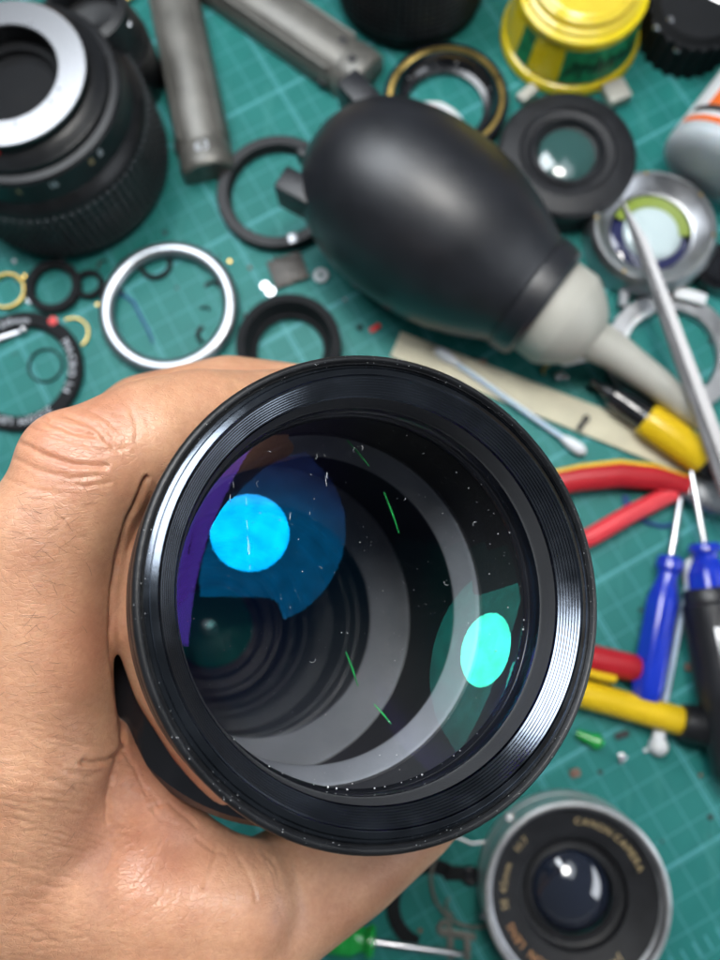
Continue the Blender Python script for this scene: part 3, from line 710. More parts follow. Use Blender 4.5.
# --- chrome lens with yellow-green coated glass
h=1.3; c=base(655,226,h); r=RP(65,655,226,h); t=thing('lens_cell','open chrome lens cell with pale reflecting glass and a yellow-green edge','lens cell', c)
g=G(); g.lathe([(r-.5,0),(r-.1,0),(r,.1),(r,1.0),(r-.05,1.1),(r-.22,1.3),(r-.32,1.3),(r-.42,1.15),(r-.62,1.05),(r-.80,.85),(r-.95,.8),(r-1.0,.6),(r-1.0,.2)],96,None,True); obj('body',g,'steel_dull',t,30)
g=G(); g.lathe([(r-.98,.40),(r-1.3,.50),(.8,.56),(0,.58)],72); gl_=obj('glass',g,'violet_glass',t,80)
g=G(); g.lathe([(1.22,.50),(1.18,.60),(.9,.68),(0,.72)],64,Matrix.Translation((.16,.1,0))); obj('pale_reflector',g,M['pearl_glass'],gl_,80)  # pale disc modelled in place of the lamp's reflection in the glass
g=G(); g.lathe([(r-.98,.60),(r-1.42,.60),(r-1.42,.66),(r-1.0,.72)],48,None,True,rad(-5),rad(150)); obj('coating_edge',g,'yellow_green',t)
for a in (95,35,-10,170,235,-100): obj('screw',G().cyl(.07,.06,1.28,.01,10,Matrix.Translation(((r-.27)*math.cos(rad(a)),(r-.27)*math.sin(rad(a)),0))),'brass',t)
g=G()
g.tube([(0,0,.3),(.15,.9,.3)],.22,10); g.ring(.08,.2,.1,.45,.02,16,Matrix.Translation((.18,.95,0)))
single('small_lever',g,'steel_dull','short dark lever with a ringed end below the chrome lens cell','lever',W(620,310,0))
# --- grey ring with white tab
h=.5; c=base(672,352,h); r=RP(65,672,352,h); t=thing('plastic_ring','dull grey ring half hidden under the blower nozzle and tweezers','ring', c)
g=G(); g.ring(r-.75,r,.4,0,.05,96); obj('ring',g,'steel_dull',t)
g=G(); g.ring(r-.8,r-.62,.5,.02,.04,64,None,rad(110),rad(185)); obj('rim',g,'white_plastic',t)
g=G(); g.box(1.3,.5,.25,Matrix.Rotation(rad(-18),4,'Z'),.08); single('plastic_tab',g,'white_plastic','white plastic tab lying on the grey ring at the right edge','tab',W(690,296,.6))
g=G(); g.cyl(1.0,.8,0,.1,40); g.ring(.5,.8,.15,.8,.03,40); single('rubber_disc',g,'black_gloss','black round lid at the right edge beside the chrome lens cell','cap',base(722,265,.8))
bit('wire_end',715,345,[(-.3,.1,.1),(0,.15,.12),(.2,-.2,.1)],'steel','loose pale wire end at the right edge','wire',.08)

# --- tweezers (dark steel, lying on top of the chrome cell)
t0=W(621,200,1.9); t1=W(641,243,1.95); t2=W(735,520,1.5)
d_=(t2-t1).normalized(); L1=(t1-t0).length; L2=(t2-t1).length
t=thing('tweezers','long steel tweezers with a needle tip resting on the chrome lens cell','tweezers',t1,Vector((0,0,1)),xaxis=d_)
Mi2=t.matrix_world.inverted()
q0=(Mi2@(t0*CM))/CM
for s in (-1,1):
    g=G(); wv=.42;
    out=[(q0.x,q0.y+.02*s),(q0.x*.55,q0.y*.55+.10*s),(0,.25*s+.0),(L2*.3,.30*s),(L2,.42*s),(L2,.02*s),(0,.0*s),(q0.x,q0.y-.005*s)]
    if s<0: out=out[::-1]
    z0_=-.05 if s>0 else -.12
    g.prism(out,z0_,z0_+.16,Matrix.Rotation(rad(14*s),4,'X')); obj('arm',g,'dull_steel',t)

# --- yellow and black marker, swabs, ruler
p0=W(602,388,.75); p1=W(706,462,.75); d_=(p1-p0).normalized(); Lk_=(p1-p0).length
t=thing('hobby_knife','black and yellow round-handled knife lying under the grey nozzle','craft knife',p0,d_,xaxis=Vector((0,0,1)))
g=G(); g.lathe([(0,-.1),(.2,0),(.28,.4),(.45,.5),(.5,1.0),(.5,1.9),(.55,2.0)],32); g.tube([(.0,0,-.5),(0,0,.1)],.12,8); obj('collar',g,'black_gloss',t,30)
g=G(); g.lathe([(.55,2.0),(.66,2.05),(.7,2.2),(.7,4.6),(.62,4.75)],40); obj('grip',g,'yellow',t,30)
g=G(); g.lathe([(.62,4.75),(.5,4.9),(.5,5.3),(.4,5.5),(0,5.55)],32); obj('end_cap',g,'black_satin',t,30)

a=W(395,346,.12); b=W(720,470,.12); d_=(b-a).normalized(); Lr=(b-a).length
t=thing('wooden_stick','flat pale wooden strip with a toothed edge, beside the cotton swab','wooden strip',(a+b)/2,Vector((0,0,1)),xaxis=d_)
out=[(-Lr/2,.55)]
out=[]
nT=60
for k in range(nT):
    x=-Lr/2+Lr*k/nT; out+= [(x,.66),(x+Lr/nT*.5,.60)]
out+=[(Lr/2,.6),(Lr/2,-.72),(-Lr/2,-.5)]
g=G(); g.prism(out,-.08,.08); obj('strip',g,'wood',t)
g=G(); g.tube([(0,0,.1),(.25,.35,.1)],.1,8); g.ring(.05,.14,.1,0,.02,16,Matrix.Translation((.32,.45,.05))); single('small_screw',g,'dark_slot','small dark screw lying on the wooden strip','screw',W(578,430,.2))
def swab(p0,p1,label,h=.28,h1=None,body='stick',r0=.11,rh=.24):
    a=W(*p0,h); b=W(*p1,h1 or h); d=(b-a); L=d.length
    t=thing('cotton_swab',label,'cotton swab',a,d.normalized(),xaxis=Vector((0,0,1)))
    g=G(); g.tube([(0,0,0),(0,0,L)],r0,12); obj('stick',g,body,t)
    for z0,s in ((0,1),(L,-1)):
        g=G(); g.lathe([(0,z0-.12*s),(rh*.6,z0-.05*s),(rh*.95,z0+.12*s),(rh,z0+.35*s),(rh*.85,z0+.7*s),(r0,z0+1.0*s)],20); obj('cotton_tip',g,'cotton',t,60)
swab((437,350),(583,452),'white cotton swab lying along the wooden strip behind the held lens')
swab((692,560),(657,745),'pale blue cotton swab with a white tip between the two blue screwdrivers',.35)
g=G(); g.box(.45,.35,.2,Matrix.Rotation(.4,4,'Z'),.08); g.sphere((.2,-.1,.15),.12); single('glass_chip',g,'steel','small glinting glass chip under the neck of the blower','chip',W(560,376,.1))
g=G(); g.box(.4,.25,.2,None,.08); single('rust_flake',g,'rust','rust coloured flake beside the upper end of the cotton swab','flake',W(482,362,.1))
bit('wire_end',600,395,[(-.5,.3,.1),(0,.1,.15),(.4,-.1,.1)],'black_matte','black wire stub under the tip of the knife','wire',.08)

# --- pliers, red
t=thing('pliers','red-handled pliers opening towards the held lens, below the knife','pliers',W(690,487,.6))
o_=W(690,487,.6)
def rel(x,y,h): return W(x,y,h)-o_
g=G(); g.tube([rel(520,497,.6),rel(552,483,.62),rel(580,478,.62),(rel(620,474,.62)),rel(655,477,.6),rel(688,486,.6)],[.52,.52,.52,.53,.5,.42],20,None,True,.8); obj('handle',g,'red',t,50,label='dark red upper handle with a yellow edge')
g=G(); g.tube([rel(520,487,.8),rel(552,473,.85),rel(580,466.5,.85),rel(620,462,.85),rel(655,466,.8),rel(688,478,.75)],.10,10); obj('handle_edge',g,'yellow',t)
g=G(); g.tube([rel(560,550,.5),rel(592,536,.5),rel(630,514,.5),rel(675,492,.5)],[.36,.36,.36,.34],20,None,True,.8); obj('handle',g,'coral',t,50,label='bright coral red lower handle')
g=G(); g.tube([rel(680,486,.6),rel(712,496,.6),rel(745,505,.5)],[.4,.75,.6],16,None,True,.5); obj('jaw',g,'steel_dull',t,50)
t=thing('pliers','second red tool handle with a rounded end, below the bright coral handle','pliers',W(655,672,.5))
o_=W(655,672,.5)
g=G(); g.tube([rel(500,640,.6),rel(560,650,.6),rel(598,660,.6),rel(630,667,.6),rel(648,671,.58),rel(655,673,.55)],[.5,.52,.52,.5,.45,.25],20,None,True,.8); obj('handle',g,'red',t,50)
g=G(); g.tube([rel(560,664,.75),rel(600,676,.8),rel(615,679,.75)],.16,10); obj('handle_edge',g,'yellow',t)

# --- screwdrivers
def lobed(L,r,sec,n=6,depth=.12):
    seg=48; vs=[]; fs=[]
    for z,s,dp in sec:
        for k in range(seg):
            a=2*math.pi*k/seg; q=r*s*(1-depth*dp*(.5+.5*math.cos(n*a))); vs.append((q*math.cos(a),q*math.sin(a),z*L))
    m=len(sec)
    for i in range(m-1):
        for k in range(seg): fs.append((i*seg+k,i*seg+(k+1)%seg,(i+1)*seg+(k+1)%seg,(i+1)*seg+k))
    fs+=[tuple(reversed(range(seg))),tuple((m-1)*seg+k for k in range(seg))]
    return vs,fs
def driver(tip,neck,end,r,m_,label,h=.6,shaft_r=.12,ht=None,he=None):
    a=W(*tip,ht or h*.9); b=W(*neck,h); e=W(*end,he or h); d=(e-b); L=d.length
    t=thing('screwdriver',label,'screwdriver',b,d.normalized(),xaxis=Vector((0,0,1)))
    v,f_=lobed(L,r,[(0,.55,0),(.01,.72,0),(.04,.80,0),(.09,.80,0),(.12,.62,0),(.16,.60,0),(.24,.8,.4),(.32,.98,1),(.6,1.0,1),(.9,1.0,1),(.97,.9,.5),(1.0,.7,0)])
    g=G(); g.add(v,f_); obj('handle',g,m_,t,30)
    Mi=t.matrix_world.inverted(); q=(Mi@(a*CM))/CM
    g=G(); g.tube([q,q*.9,(0,0,.05)],[shaft_r*.6,shaft_r,shaft_r],14); obj('shaft',g,'steel',t)
    return t
driver((681,495),(671,556),(646,700),.62,'blue','blue-handled screwdriver whose blade touches the coral plier handle')
driver((691,470),(704,543),(716,640),.75,'blue','blue-handled screwdriver beside the black grip at the right edge',.9)
p0=W(706,588,1.0); p1=W(740,775,1.0); d_=(p1-p0).normalized()
t=thing('black_grip_tool','thick black rubber-gripped tool handle at the right edge, beside the blue screwdrivers','tool',p0,d_,xaxis=Vector((0,0,1)))
g=G(); g.lathe([(0,0),(.75,.0),(.85,.15),(.85,.5),(.95,.6),(1.0,3),(.98,5.5),(.9,6.6),(.6,7.2),(0,7.3)],48); obj('grip',g,'black_rubber',t,40)
g=G(); g.box(.05,.55,1.6,Matrix.Translation((1.0,.1,2.2)),.02); obj('badge',g,'steel_dull',t)

# --- yellow rod with black cap
p0=W(520,676,.6); p1=W(684,722,.6); d_=(p1-p0).normalized(); L_=(p1-p0).length
t=thing('yellow_rod','yellow round rod with a black rubber cap, sticking out from behind the held lens','tool',p1,-d_,xaxis=Vector((0,0,1)))
g=G(); g.lathe([(.5,0),(.52,.1),(.52,L_),(0,L_+.05)],40); obj('rod',g,'yellow',t,30)
g=G(); g.lathe([(0,-1.05),(.55,-1.0),(.68,-.85),(.72,-.3),(.66,.1),(.5,.15)],40); obj('cap',g,'black_satin',t,30)
# --- bits lower right
g=G(); g.tube([(-.45,.2,.15),(0,.0,.2),(.3,-.1,.2),(.45,-.15,.15)],[.15,.22,.3,.18],12); single('plastic_bit',g,'green','small green plastic piece below the yellow rod','plastic piece',W(588,738,.1))
g=G(); g.box(.4,.3,.2,Matrix.Rotation(.3,4,'Z'),.08); single('rust_flake',g,'rust','brownish flake between the held lens and the small lens','flake',W(575,773,.1))
g=G(); g.box(.35,.25,.15,Matrix.Rotation(.9,4,'Z'),.05); g.box(.15,.35,.1,Matrix.Translation((-.1,0,.1)),.03); single('metal_chip',g,'steel','glinting metal chip below the green plastic piece','chip',W(622,758,.08))
g=G(); g.box(.55,.25,.12,Matrix.Rotation(.3,4,'Z'),.05); single('dark_chip',g,'dark_slot','flat dark chip right of the green plastic piece','chip',W(622,735,.06))
g=G(); g.sphere((0,0,.25),.36,20,14); g.tube([(-.5,-.2,.1),(0,0,.25)],.06,8); single('bead_pin',g,'white_plastic','white bead-headed pin below the cap of the yellow rod','pin',W(656,745,0))
bit('bent_wire',655,522,[(-.75,.25,.07),(-.3,-.05,.07),(.2,-.18,.07),(.7,-.12,.07)],'navy_thread','dark bent strip between the coral handle and the blue screwdriver','wire',.09)
bit('dark_pin',626,505,[(-.05,.35,.1),(0,0,.1),(.2,-.15,.1)],'navy_thread','short dark pin just above the coral handle','pin',.14)
g=G(); g.box(.4,.3,.15,None,.06); single('rust_flake',g,'rust','rusty flake near the end of the second red handle','flake',W(690,667,.1))
g=G(); g.cyl(.1,.06,0,.02,10); single('screw',g,'dark_slot','tiny dark screw right of the small chrome-rimmed lens','screw',W(710,817,0))
g=G(); g.cyl(.06,.05,0,.02,10); single('screw',g,'dark_slot','tiny dark speck of a screw touching the chrome-rimmed lens','screw',W(662,841,0))

# --- small chrome-rimmed lens, lower right
h=1.9; c=base(578,900,h); r=RP(94,578,900,h); t=thing('camera_lens','small lens lying face-up with a chrome rim and engraved lettering, at the lower right','camera lens', c)
z=h
g=G(); g.lathe([(r-.25,0),(r-.1,0),(r,.1),(r,.6),(r-.06,.65),(r-.06,.8),(r,.85),(r,1.6),(r-.03,z-.05),(r-.1,z),(r-.17,z),(r-.22,z-.06)],128); obj('chrome_rim',g,'chrome_satin',t,30)
g=G(); g.lathe([(r-.22,z-.06),(r-.24,z-.28),(r-.30,z-.30)],128); g.lathe([(r-.30,z-.30),(r-.75,z-.62),(r-.78,z-.66)],128); obj('inner_slope',g,'steel_dull',t,30)
g=G(); g.lathe([(r-.28,z-.31),(r-.31,z-.32),(r-1.32,z-.55),(r-1.36,z-.62),(r-1.38,z-.85),(r-1.55,z-.9),(r-1.58,z-.82),(r-1.76,z-.80),(r-1.8,z-.86)],128)
bz=obj('bezel',g,'black_soft',t,30)
for a0_,s_,sz in ((72,'CANON',.33),(36,'CAMERA',.33),(137,'1:1.7',.34),(167,'45mm',.36),(187,'SE',.34),(212,'LENS',.36),(245,'CANON',.36),(-66,'JAPAN',.34)):
    tgt = G(); arc_text(tgt,s_,r-.86,sz,rad(a0_),0)
    rr0=r-.31; slope=(.23)/(1.01)
    for i,v in enumerate(tgt.v): tgt.v[i]=Vector((v.x,v.y,z-.32-(rr0-math.hypot(v.x,v.y))*slope+.012))
    obj('lettering',tgt,'warm_print' if 200<a0_ else 'gold_print',t)
re=r-1.8
g=G(); g.lathe([(0,z-.55)]+[(re*math.sin(k*.1)/math.sin(.9), z-.55-(1-math.cos(k*.1))*re/math.sin(.9)*.8) for k in range(1,10)],96); obj('front_glass',g,M['blue_glass'],t,80)
g=G(); g.ring(re-.12,re+.02,.05,z-1.1,.01,64); obj('glass_seat',g,'black_gloss',t)
q=W(510,818,1.75); g=G(); g.cyl(.14,.3,1.45,.04,20,Matrix.Translation((q.x-c.x,q.y-c.y,0))); obj('peg',g,'white_plastic',t)
q=W(484,917,1.5); g=G(); g.cyl(.11,.3,1.2,.03,20,Matrix.Translation((q.x-c.x,q.y-c.y,0))); obj('peg',g,'steel',t)

# --- dark shutter parts under the wrist
t=thing('shutter_plate','flat dark shutter plate with grey levers, between the thumb and the small chrome-rimmed lens','metal part',W(430,905,0))
g=G(); g.ring(1.1,1.6,.12,0,.03,48,None,rad(60),rad(250)); g.box(.8,.5,.12,Matrix.Translation((.9,1.1,.06)),.05); g.box(.5,.5,.2,Matrix.Translation((-2.4,.5,.1)),.05); obj('plate',g,'black_matte',t)
g=G(); g.ring(1.5,1.62,.08,.16,.02,48,Matrix.Translation((1.6,.9,0)),rad(150),rad(290)); g.box(1.2,.25,.08,Matrix.Translation((1.0,-.9,.2))@Matrix.Rotation(-.15,4,'Z'),.03); g.box(.22,.9,.08,Matrix.Translation((.7,-1.3,.2)),.03); g.box(.22,.8,.08,Matrix.Translation((1.3,-1.35,.22)),.03); g.ring(.12,.28,.1,.15,.02,24,Matrix.Translation((.5,-.7,0))); obj('lever',g,'grey_metal',t)
g=G(); g.tube([(-.6,.3,.08),(0,.5,.1),(.6,.25,.1),(1.4,.35,.08)],.05,8); single('spring_wire',g,'steel_dull','curved grey spring wire just below the rim of the held lens','wire',W(455,850,0))
g=G(); g.cyl(.35,.2,0,.05,24); g.ring(.15,.25,.08,.2,.02,20); single('control_knob',g,'black_gloss','small black knob beside the left side of the small chrome-rimmed lens','knob',W(470,875,0))
# --- green screwdriver at the bottom edge
tb=driver((464,955),(375,942),(300,930),.68,'green','green-handled screwdriver under the wrist at the bottom edge',.6,.13)
g=G(); g.tube([(-.5,-.4,.35),(0,0,.4),(.25,.2,.3)],[.4,.45,.3],16); single('yellow_bead',g,'yellow','yellow rounded knob peeking out above the green screwdriver','knob',W(352,918,0))

for (x,y,s_,a_,m_,lab) in ((105,268,.30,1.2,'black_satin','bent black spring clip between the standing zoom lens and the silver ring'),
  (142,262,.22,2.6,'black_satin','tiny black hook at the upper left inside the silver ring'),
  (205,312,.20,.3,'black_satin','tiny black hook near the right wall of the silver ring'),
  (20,275,.26,4.0,'brass','thin bent gold wire below the rubber grip, near the left edge'),
  (60,255,.24,5.0,'steel_dull','small bent wire at the foot of the chequered grip'),
  (455,905,.34,2.2,'grey_metal','small curved grey lever under the black shutter plate'),
  (408,878,.30,.8,'black_satin','small curved black part between the thumb and the shutter plate'),
  (548,372,.22,1.5,'brass','bent brass wire under the neck of the blower'),
  (604,420,.20,3.0,'black_satin','small black hook beside the dark screw on the wooden strip'),
  (700,300,.25,.6,'black_satin','black hook beside the white tab at the right edge')):
    bit('spring_clip',x,y,clip_pts(s_,a_),m_,lab,'clip',.05)
for (x,y,m_,lab) in ((230,262,'brass','tiny gold speck of a screw left of the dark metal plate'),(250,268,'rust','tiny rust flake at the corner of the dark metal plate'),
  (600,772,'dark_slot','tiny dark speck between the brownish flake and the glinting chip'),(530,100,'steel','tiny bright screw beside the brass-edged ring'),(15,262,'steel_dull','dull steel nub at the left edge below the chequered grip'),
  (420,930,'rust','rust brown flake above the shaft of the green screwdriver')):
    g=G(); g.cyl(.09,.09,0,.02,7); single('screw',g,m_,lab,'screw',W(x,y,0))

for (x,y,m_,lab) in ((172,248,'steel_dull','dull steel speck just above the silver ring'),(98,305,'brass','tiny brass screw left of the silver ring'),(245,315,'dark_slot','dark speck between the silver ring and the rubber ring'),
  (345,300,'steel','bright speck of a screw left of the black bead'),(22,325,'steel_dull','small dull screw above the steel lever in the lettered ring'),(640,610,'dark_slot','dark speck between the held lens and the left blue screwdriver'),
  (700,775,'rust','rust flake below the black cap of the yellow rod')):
    single('screw',G().cyl(.08,.08,0,.02,7),m_,lab,'screw',W(x,y,0))
# ------------------------------------------------------------------ the hand
e1 = (Vector((1,0,0)) - nC*nC.x).normalized(); e2 = nC.cross(e1)
def LP3(a, rho, t):      # lens polar coordinates -> world
    c = FC - nC*t + (e1*math.cos(rad(a))+e2*math.sin(rad(a)))*rho
    return CAM + RW @ c
chains = []
idx = [(K(5,850,13.0),1.75),(K(32,745,12.3),1.36),(K(38,680,12.05),1.14),(K(42,610,11.9),1.05),(K(48,542,11.9),1.08),(K(88,478,12.0),1.02),(K(104,464,12.1),1.0),(K(150,441,12.4),1.0),(K(200,425,13.0),.96),(K(245,420,13.8),.90),(K(300,412,14.6),.84),(K(345,418,15.0),.74)]
chains.append(idx)
# soft pad of the finger pressed against the barrel
chains.append([(K(172,455,12.9),.55),(K(152,500,12.8),.52),(K(143,560,12.5),.52),(K(141,620,12.6),.50),(K(160,690,12.9),.43),(K(190,742,13.2),.40),(K(226,792,13.6),.36)])
chains.append([(K(76,466,11.95),.92),(K(88,478,12.0),1.0)])
# the other three fingers wrap the barrel behind it
for t0,rs in ((6.2,1.0),(8.1,.96),(9.9,.85)):
    s=rs
    chains.append([(LP3(-140,5.4,t0+.4),1.2*s),(LP3(-165,5.0,t0),1.06*s),(LP3(175,4.8,t0-.1),1.0*s),(LP3(152,4.85,t0-.2),1.0*s),(LP3(128,4.75,t0-.3),.95*s),(LP3(106,4.6,t0-.3),.9*s),(LP3(82,4.55,t0-.2),.85*s),(LP3(62,4.5,t0-.1),.76*s)])
# thumb
chains.append([(K(60,1040,13.6),2.2),(K(150,985,13.5),1.75),(K(225,935,13.8),1.38),(K(285,897,14.4),1.22),(K(345,856,15.0),1.19),(K(405,806,15.6),1.14),(K(455,755,16.0),1.04),(K(485,715,16.4),.84)])
# web and back of the hand
chains.append([(K(5,850,13.0),1.75),(K(90,880,13.4),1.55),(K(165,900,13.5),1.30),(K(240,905,13.6),1.12)])
chains.append([(K(60,800,13.0),1.25),(K(130,822,13.5),.95),(K(190,862,13.7),.80),(K(250,893,13.8),.75)])
chains.append([(K(80,760,13.0),.95),(K(112,790,13.3),.85),(K(160,850,13.5),.85)])
pk=[K(5,850,13.0), LP3(-140,5.4,6.6), LP3(-140,5.4,8.5), LP3(-138,5.2,10.3)]
wr = K(-90,1210,16.5)
for a_,r_ in zip(pk,(1.75,1.45,1.4,1.2)):
    chains.append([(a_,r_),(a_.lerp(wr,.5)+Vector((0,0,.0)),1.9),(wr,2.3)])
chains.append([(K(60,1040,13.6),2.2),(wr,2.4)])
for i in range(3): chains.append([(pk[i],1.5),(pk[i+1],1.35)])
fa = wr + (wr-K(30,850,14.5)).normalized()*9
chains.append([(wr,2.5),(wr.lerp(fa,.5),2.8),(fa,3.2)])
g = G()
for ch in chains:
    for (p,r) in ch: g.sphere(p,r,28,18)
    for (p,r),(q,s) in zip(ch[:-1],ch[1:]): g.tube([p,q],[r*.995,s*.995],28)
me = bpy.data.meshes.new('hand'); me.from_pydata([tuple(v*CM) for v in g.v],[],g.f)
tmp = bpy.data.objects.new('tmp', me); COL.objects.link(tmp)
rm_ = tmp.modifiers.new('r','REMESH'); rm_.mode='VOXEL'; rm_.voxel_size=.00034; rm_.adaptivity=0
sm = tmp.modifiers.new('s','SMOOTH'); sm.factor=.5; sm.iterations=200
dg = bpy.context.evaluated_depsgraph_get()
hm = bpy.data.meshes.new_from_object(tmp.evaluated_get(dg)); bpy.data.objects.remove(tmp)
n = len(hm.vertices); co = np.empty(n*3,np.float32); hm.vertices.foreach_get('co',co); co = co.reshape(-1,3).astype(float)*100
no = np.empty(n*3,np.float32); hm.vertices.foreach_get('normal',no); no = no.reshape(-1,3).astype(float)
vx, vy = px_of(co)
toc = np.array(CAM)-co; toc /= np.linalg.norm(toc,axis=1)[:,None]
depth_ = (co-np.array(CAM))@np.array(FWD)
face = np.clip(((no*toc).sum(1)-.05)*4,0,1)*(depth_<14.6)
disp = np.zeros(n)
front_i = np.nonzero(face > 0)[0]
order = front_i[np.argsort(vy[front_i])]; sy = vy[order]; sx = vx[order]
def seg_local(pts, reach):
    y0=min(p[1] for p in pts)-reach; y1=max(p[1] for p in pts)+reach; x0=min(p[0] for p in pts)-reach; x1=max(p[0] for p in pts)+reach
    a,b=np.searchsorted(sy,[y0,y1]); k=np.nonzero((sx[a:b]>x0)&(sx[a:b]<x1))[0]+a
    X,Y=sx[k],sy[k]; best=np.full(len(k),1e9)
    for (ax_,ay),(bx,by) in zip(pts[:-1],pts[1:]):
        dx,dy=bx-ax_,by-ay; t_=np.clip(((X-ax_)*dx+(Y-ay)*dy)/(dx*dx+dy*dy+1e-9),0,1)
        best=np.minimum(best,np.hypot(X-ax_-t_*dx,Y-ay-t_*dy))
    return order[k], best
def crease(pts, dep, wd, lip=.12):
    dep*=1.05; q=[]
    for (a,b) in zip(pts[:-1],pts[1:]):
        for k in range(3): q.append((a[0]+(b[0]-a[0])*k/3+random.uniform(-.8,.8),a[1]+(b[1]-a[1])*k/3+random.uniform(-.8,.8)))
    q.append(pts[-1]); idx_,d=seg_local(q, 7*wd)
    disp[idx_] += -dep*np.exp(-(d/wd)**2) + dep*lip*np.exp(-((d-2.6*wd)/(1.5*wd))**2)
# knuckle folds
for p_,d_2,w_2 in (([(36,410),(50,424),(68,431),(94,436)],.034,2.2),([(66,415),(88,424),(104,436),(113,447)],.026,2.0),
    ([(16,441),(34,450),(52,458),(74,465),(106,466)],.038,2.4),([(58,402),(82,406),(104,417),(120,432)],.016,1.8),([(10,456),(40,471),(70,478),(98,476)],.022,2.0),
    ([(100,425),(112,437),(118,452)],.016,1.6),([(118,394),(131,407),(137,425),(136,440)],.016,1.8),([(85,447),(108,452),(128,447)],.014,1.6),
    ([(60,483),(86,487),(110,482)],.015,1.8),([(30,428),(52,437),(74,443),(92,444)],.016,1.6),([(5,478),(30,488),(60,495)],.012,1.8)):
    crease(p_,d_2,w_2)
crease([(146,478),(138,497),(126,525),(116,560),(111,600),(110,650),(116,700),(123,742)],.075,2.0)
# folds where the finger meets the web
for p_,d_2,w_2 in (([(122,750),(108,760),(94,764),(84,762)],.05,2.6),([(118,757),(112,776),(109,800),(110,822)],.045,2.8),([(124,752),(136,772),(148,796),(156,812)],.014,1.8),
    ([(108,770),(92,776),(70,775)],.02,2.2),([(148,806),(160,818),(178,826)],.010,1.6),([(150,808),(168,802),(196,826)],.018,2.2),([(134,786),(150,790),(160,806)],.018,2),
    ([(216,848),(212,868),(204,888)],.02,2.2),([(240,858),(250,876),(256,900)],.018,2.2),([(262,850),(276,866),(280,890)],.014,2),([(196,838),(212,850),(224,853)],.014,1.8)):
    crease(p_,d_2,w_2)
for k in range(170):       # fine fan of skin lines over the web
    x0=random.uniform(110,300); y0=random.uniform(820,955); a_=rad(random.gauss(118 if x0<220 else 70,16)); L_=random.uniform(12,42)
    crease([(x0,y0),(x0+L_*.5*math.cos(a_),y0+L_*.5*math.sin(a_)),(x0+L_*math.cos(a_+.15),y0+L_*math.sin(a_+.15))],random.uniform(.002,.006),random.uniform(.8,1.3))
for k in range(330):       # transverse lines on the finger and back of hand
    x0=random.uniform(-5,95); y0=random.uniform(700,955); L_=random.uniform(18,60); a_=rad(random.gauss(8,10))
    crease([(x0,y0),(x0+L_*.5*math.cos(a_),y0+L_*.5*math.sin(a_)),(x0+L_*math.cos(a_+.1),y0+L_*math.sin(a_+.1))],random.uniform(.003,.008),random.uniform(.8,1.3))
for k in range(110):
    x0=random.uniform(0,105); y0=random.uniform(490,700); L_=random.uniform(12,36); a_=rad(random.gauss(15,22))
    crease([(x0,y0),(x0+L_*math.cos(a_),y0+L_*math.sin(a_))],random.uniform(.003,.006),random.uniform(.8,1.2))
for k in range(70):       # small crossing lines over the knuckle and middle segment
    x0=random.uniform(25,190); y0=random.uniform(385,480); L_=random.uniform(8,26); a_=rad(random.gauss(60 if x0>95 else 25,25))
    crease([(x0,y0),(x0+L_*math.cos(a_),y0+L_*math.sin(a_))],random.uniform(.003,.007),random.uniform(.8,1.2))
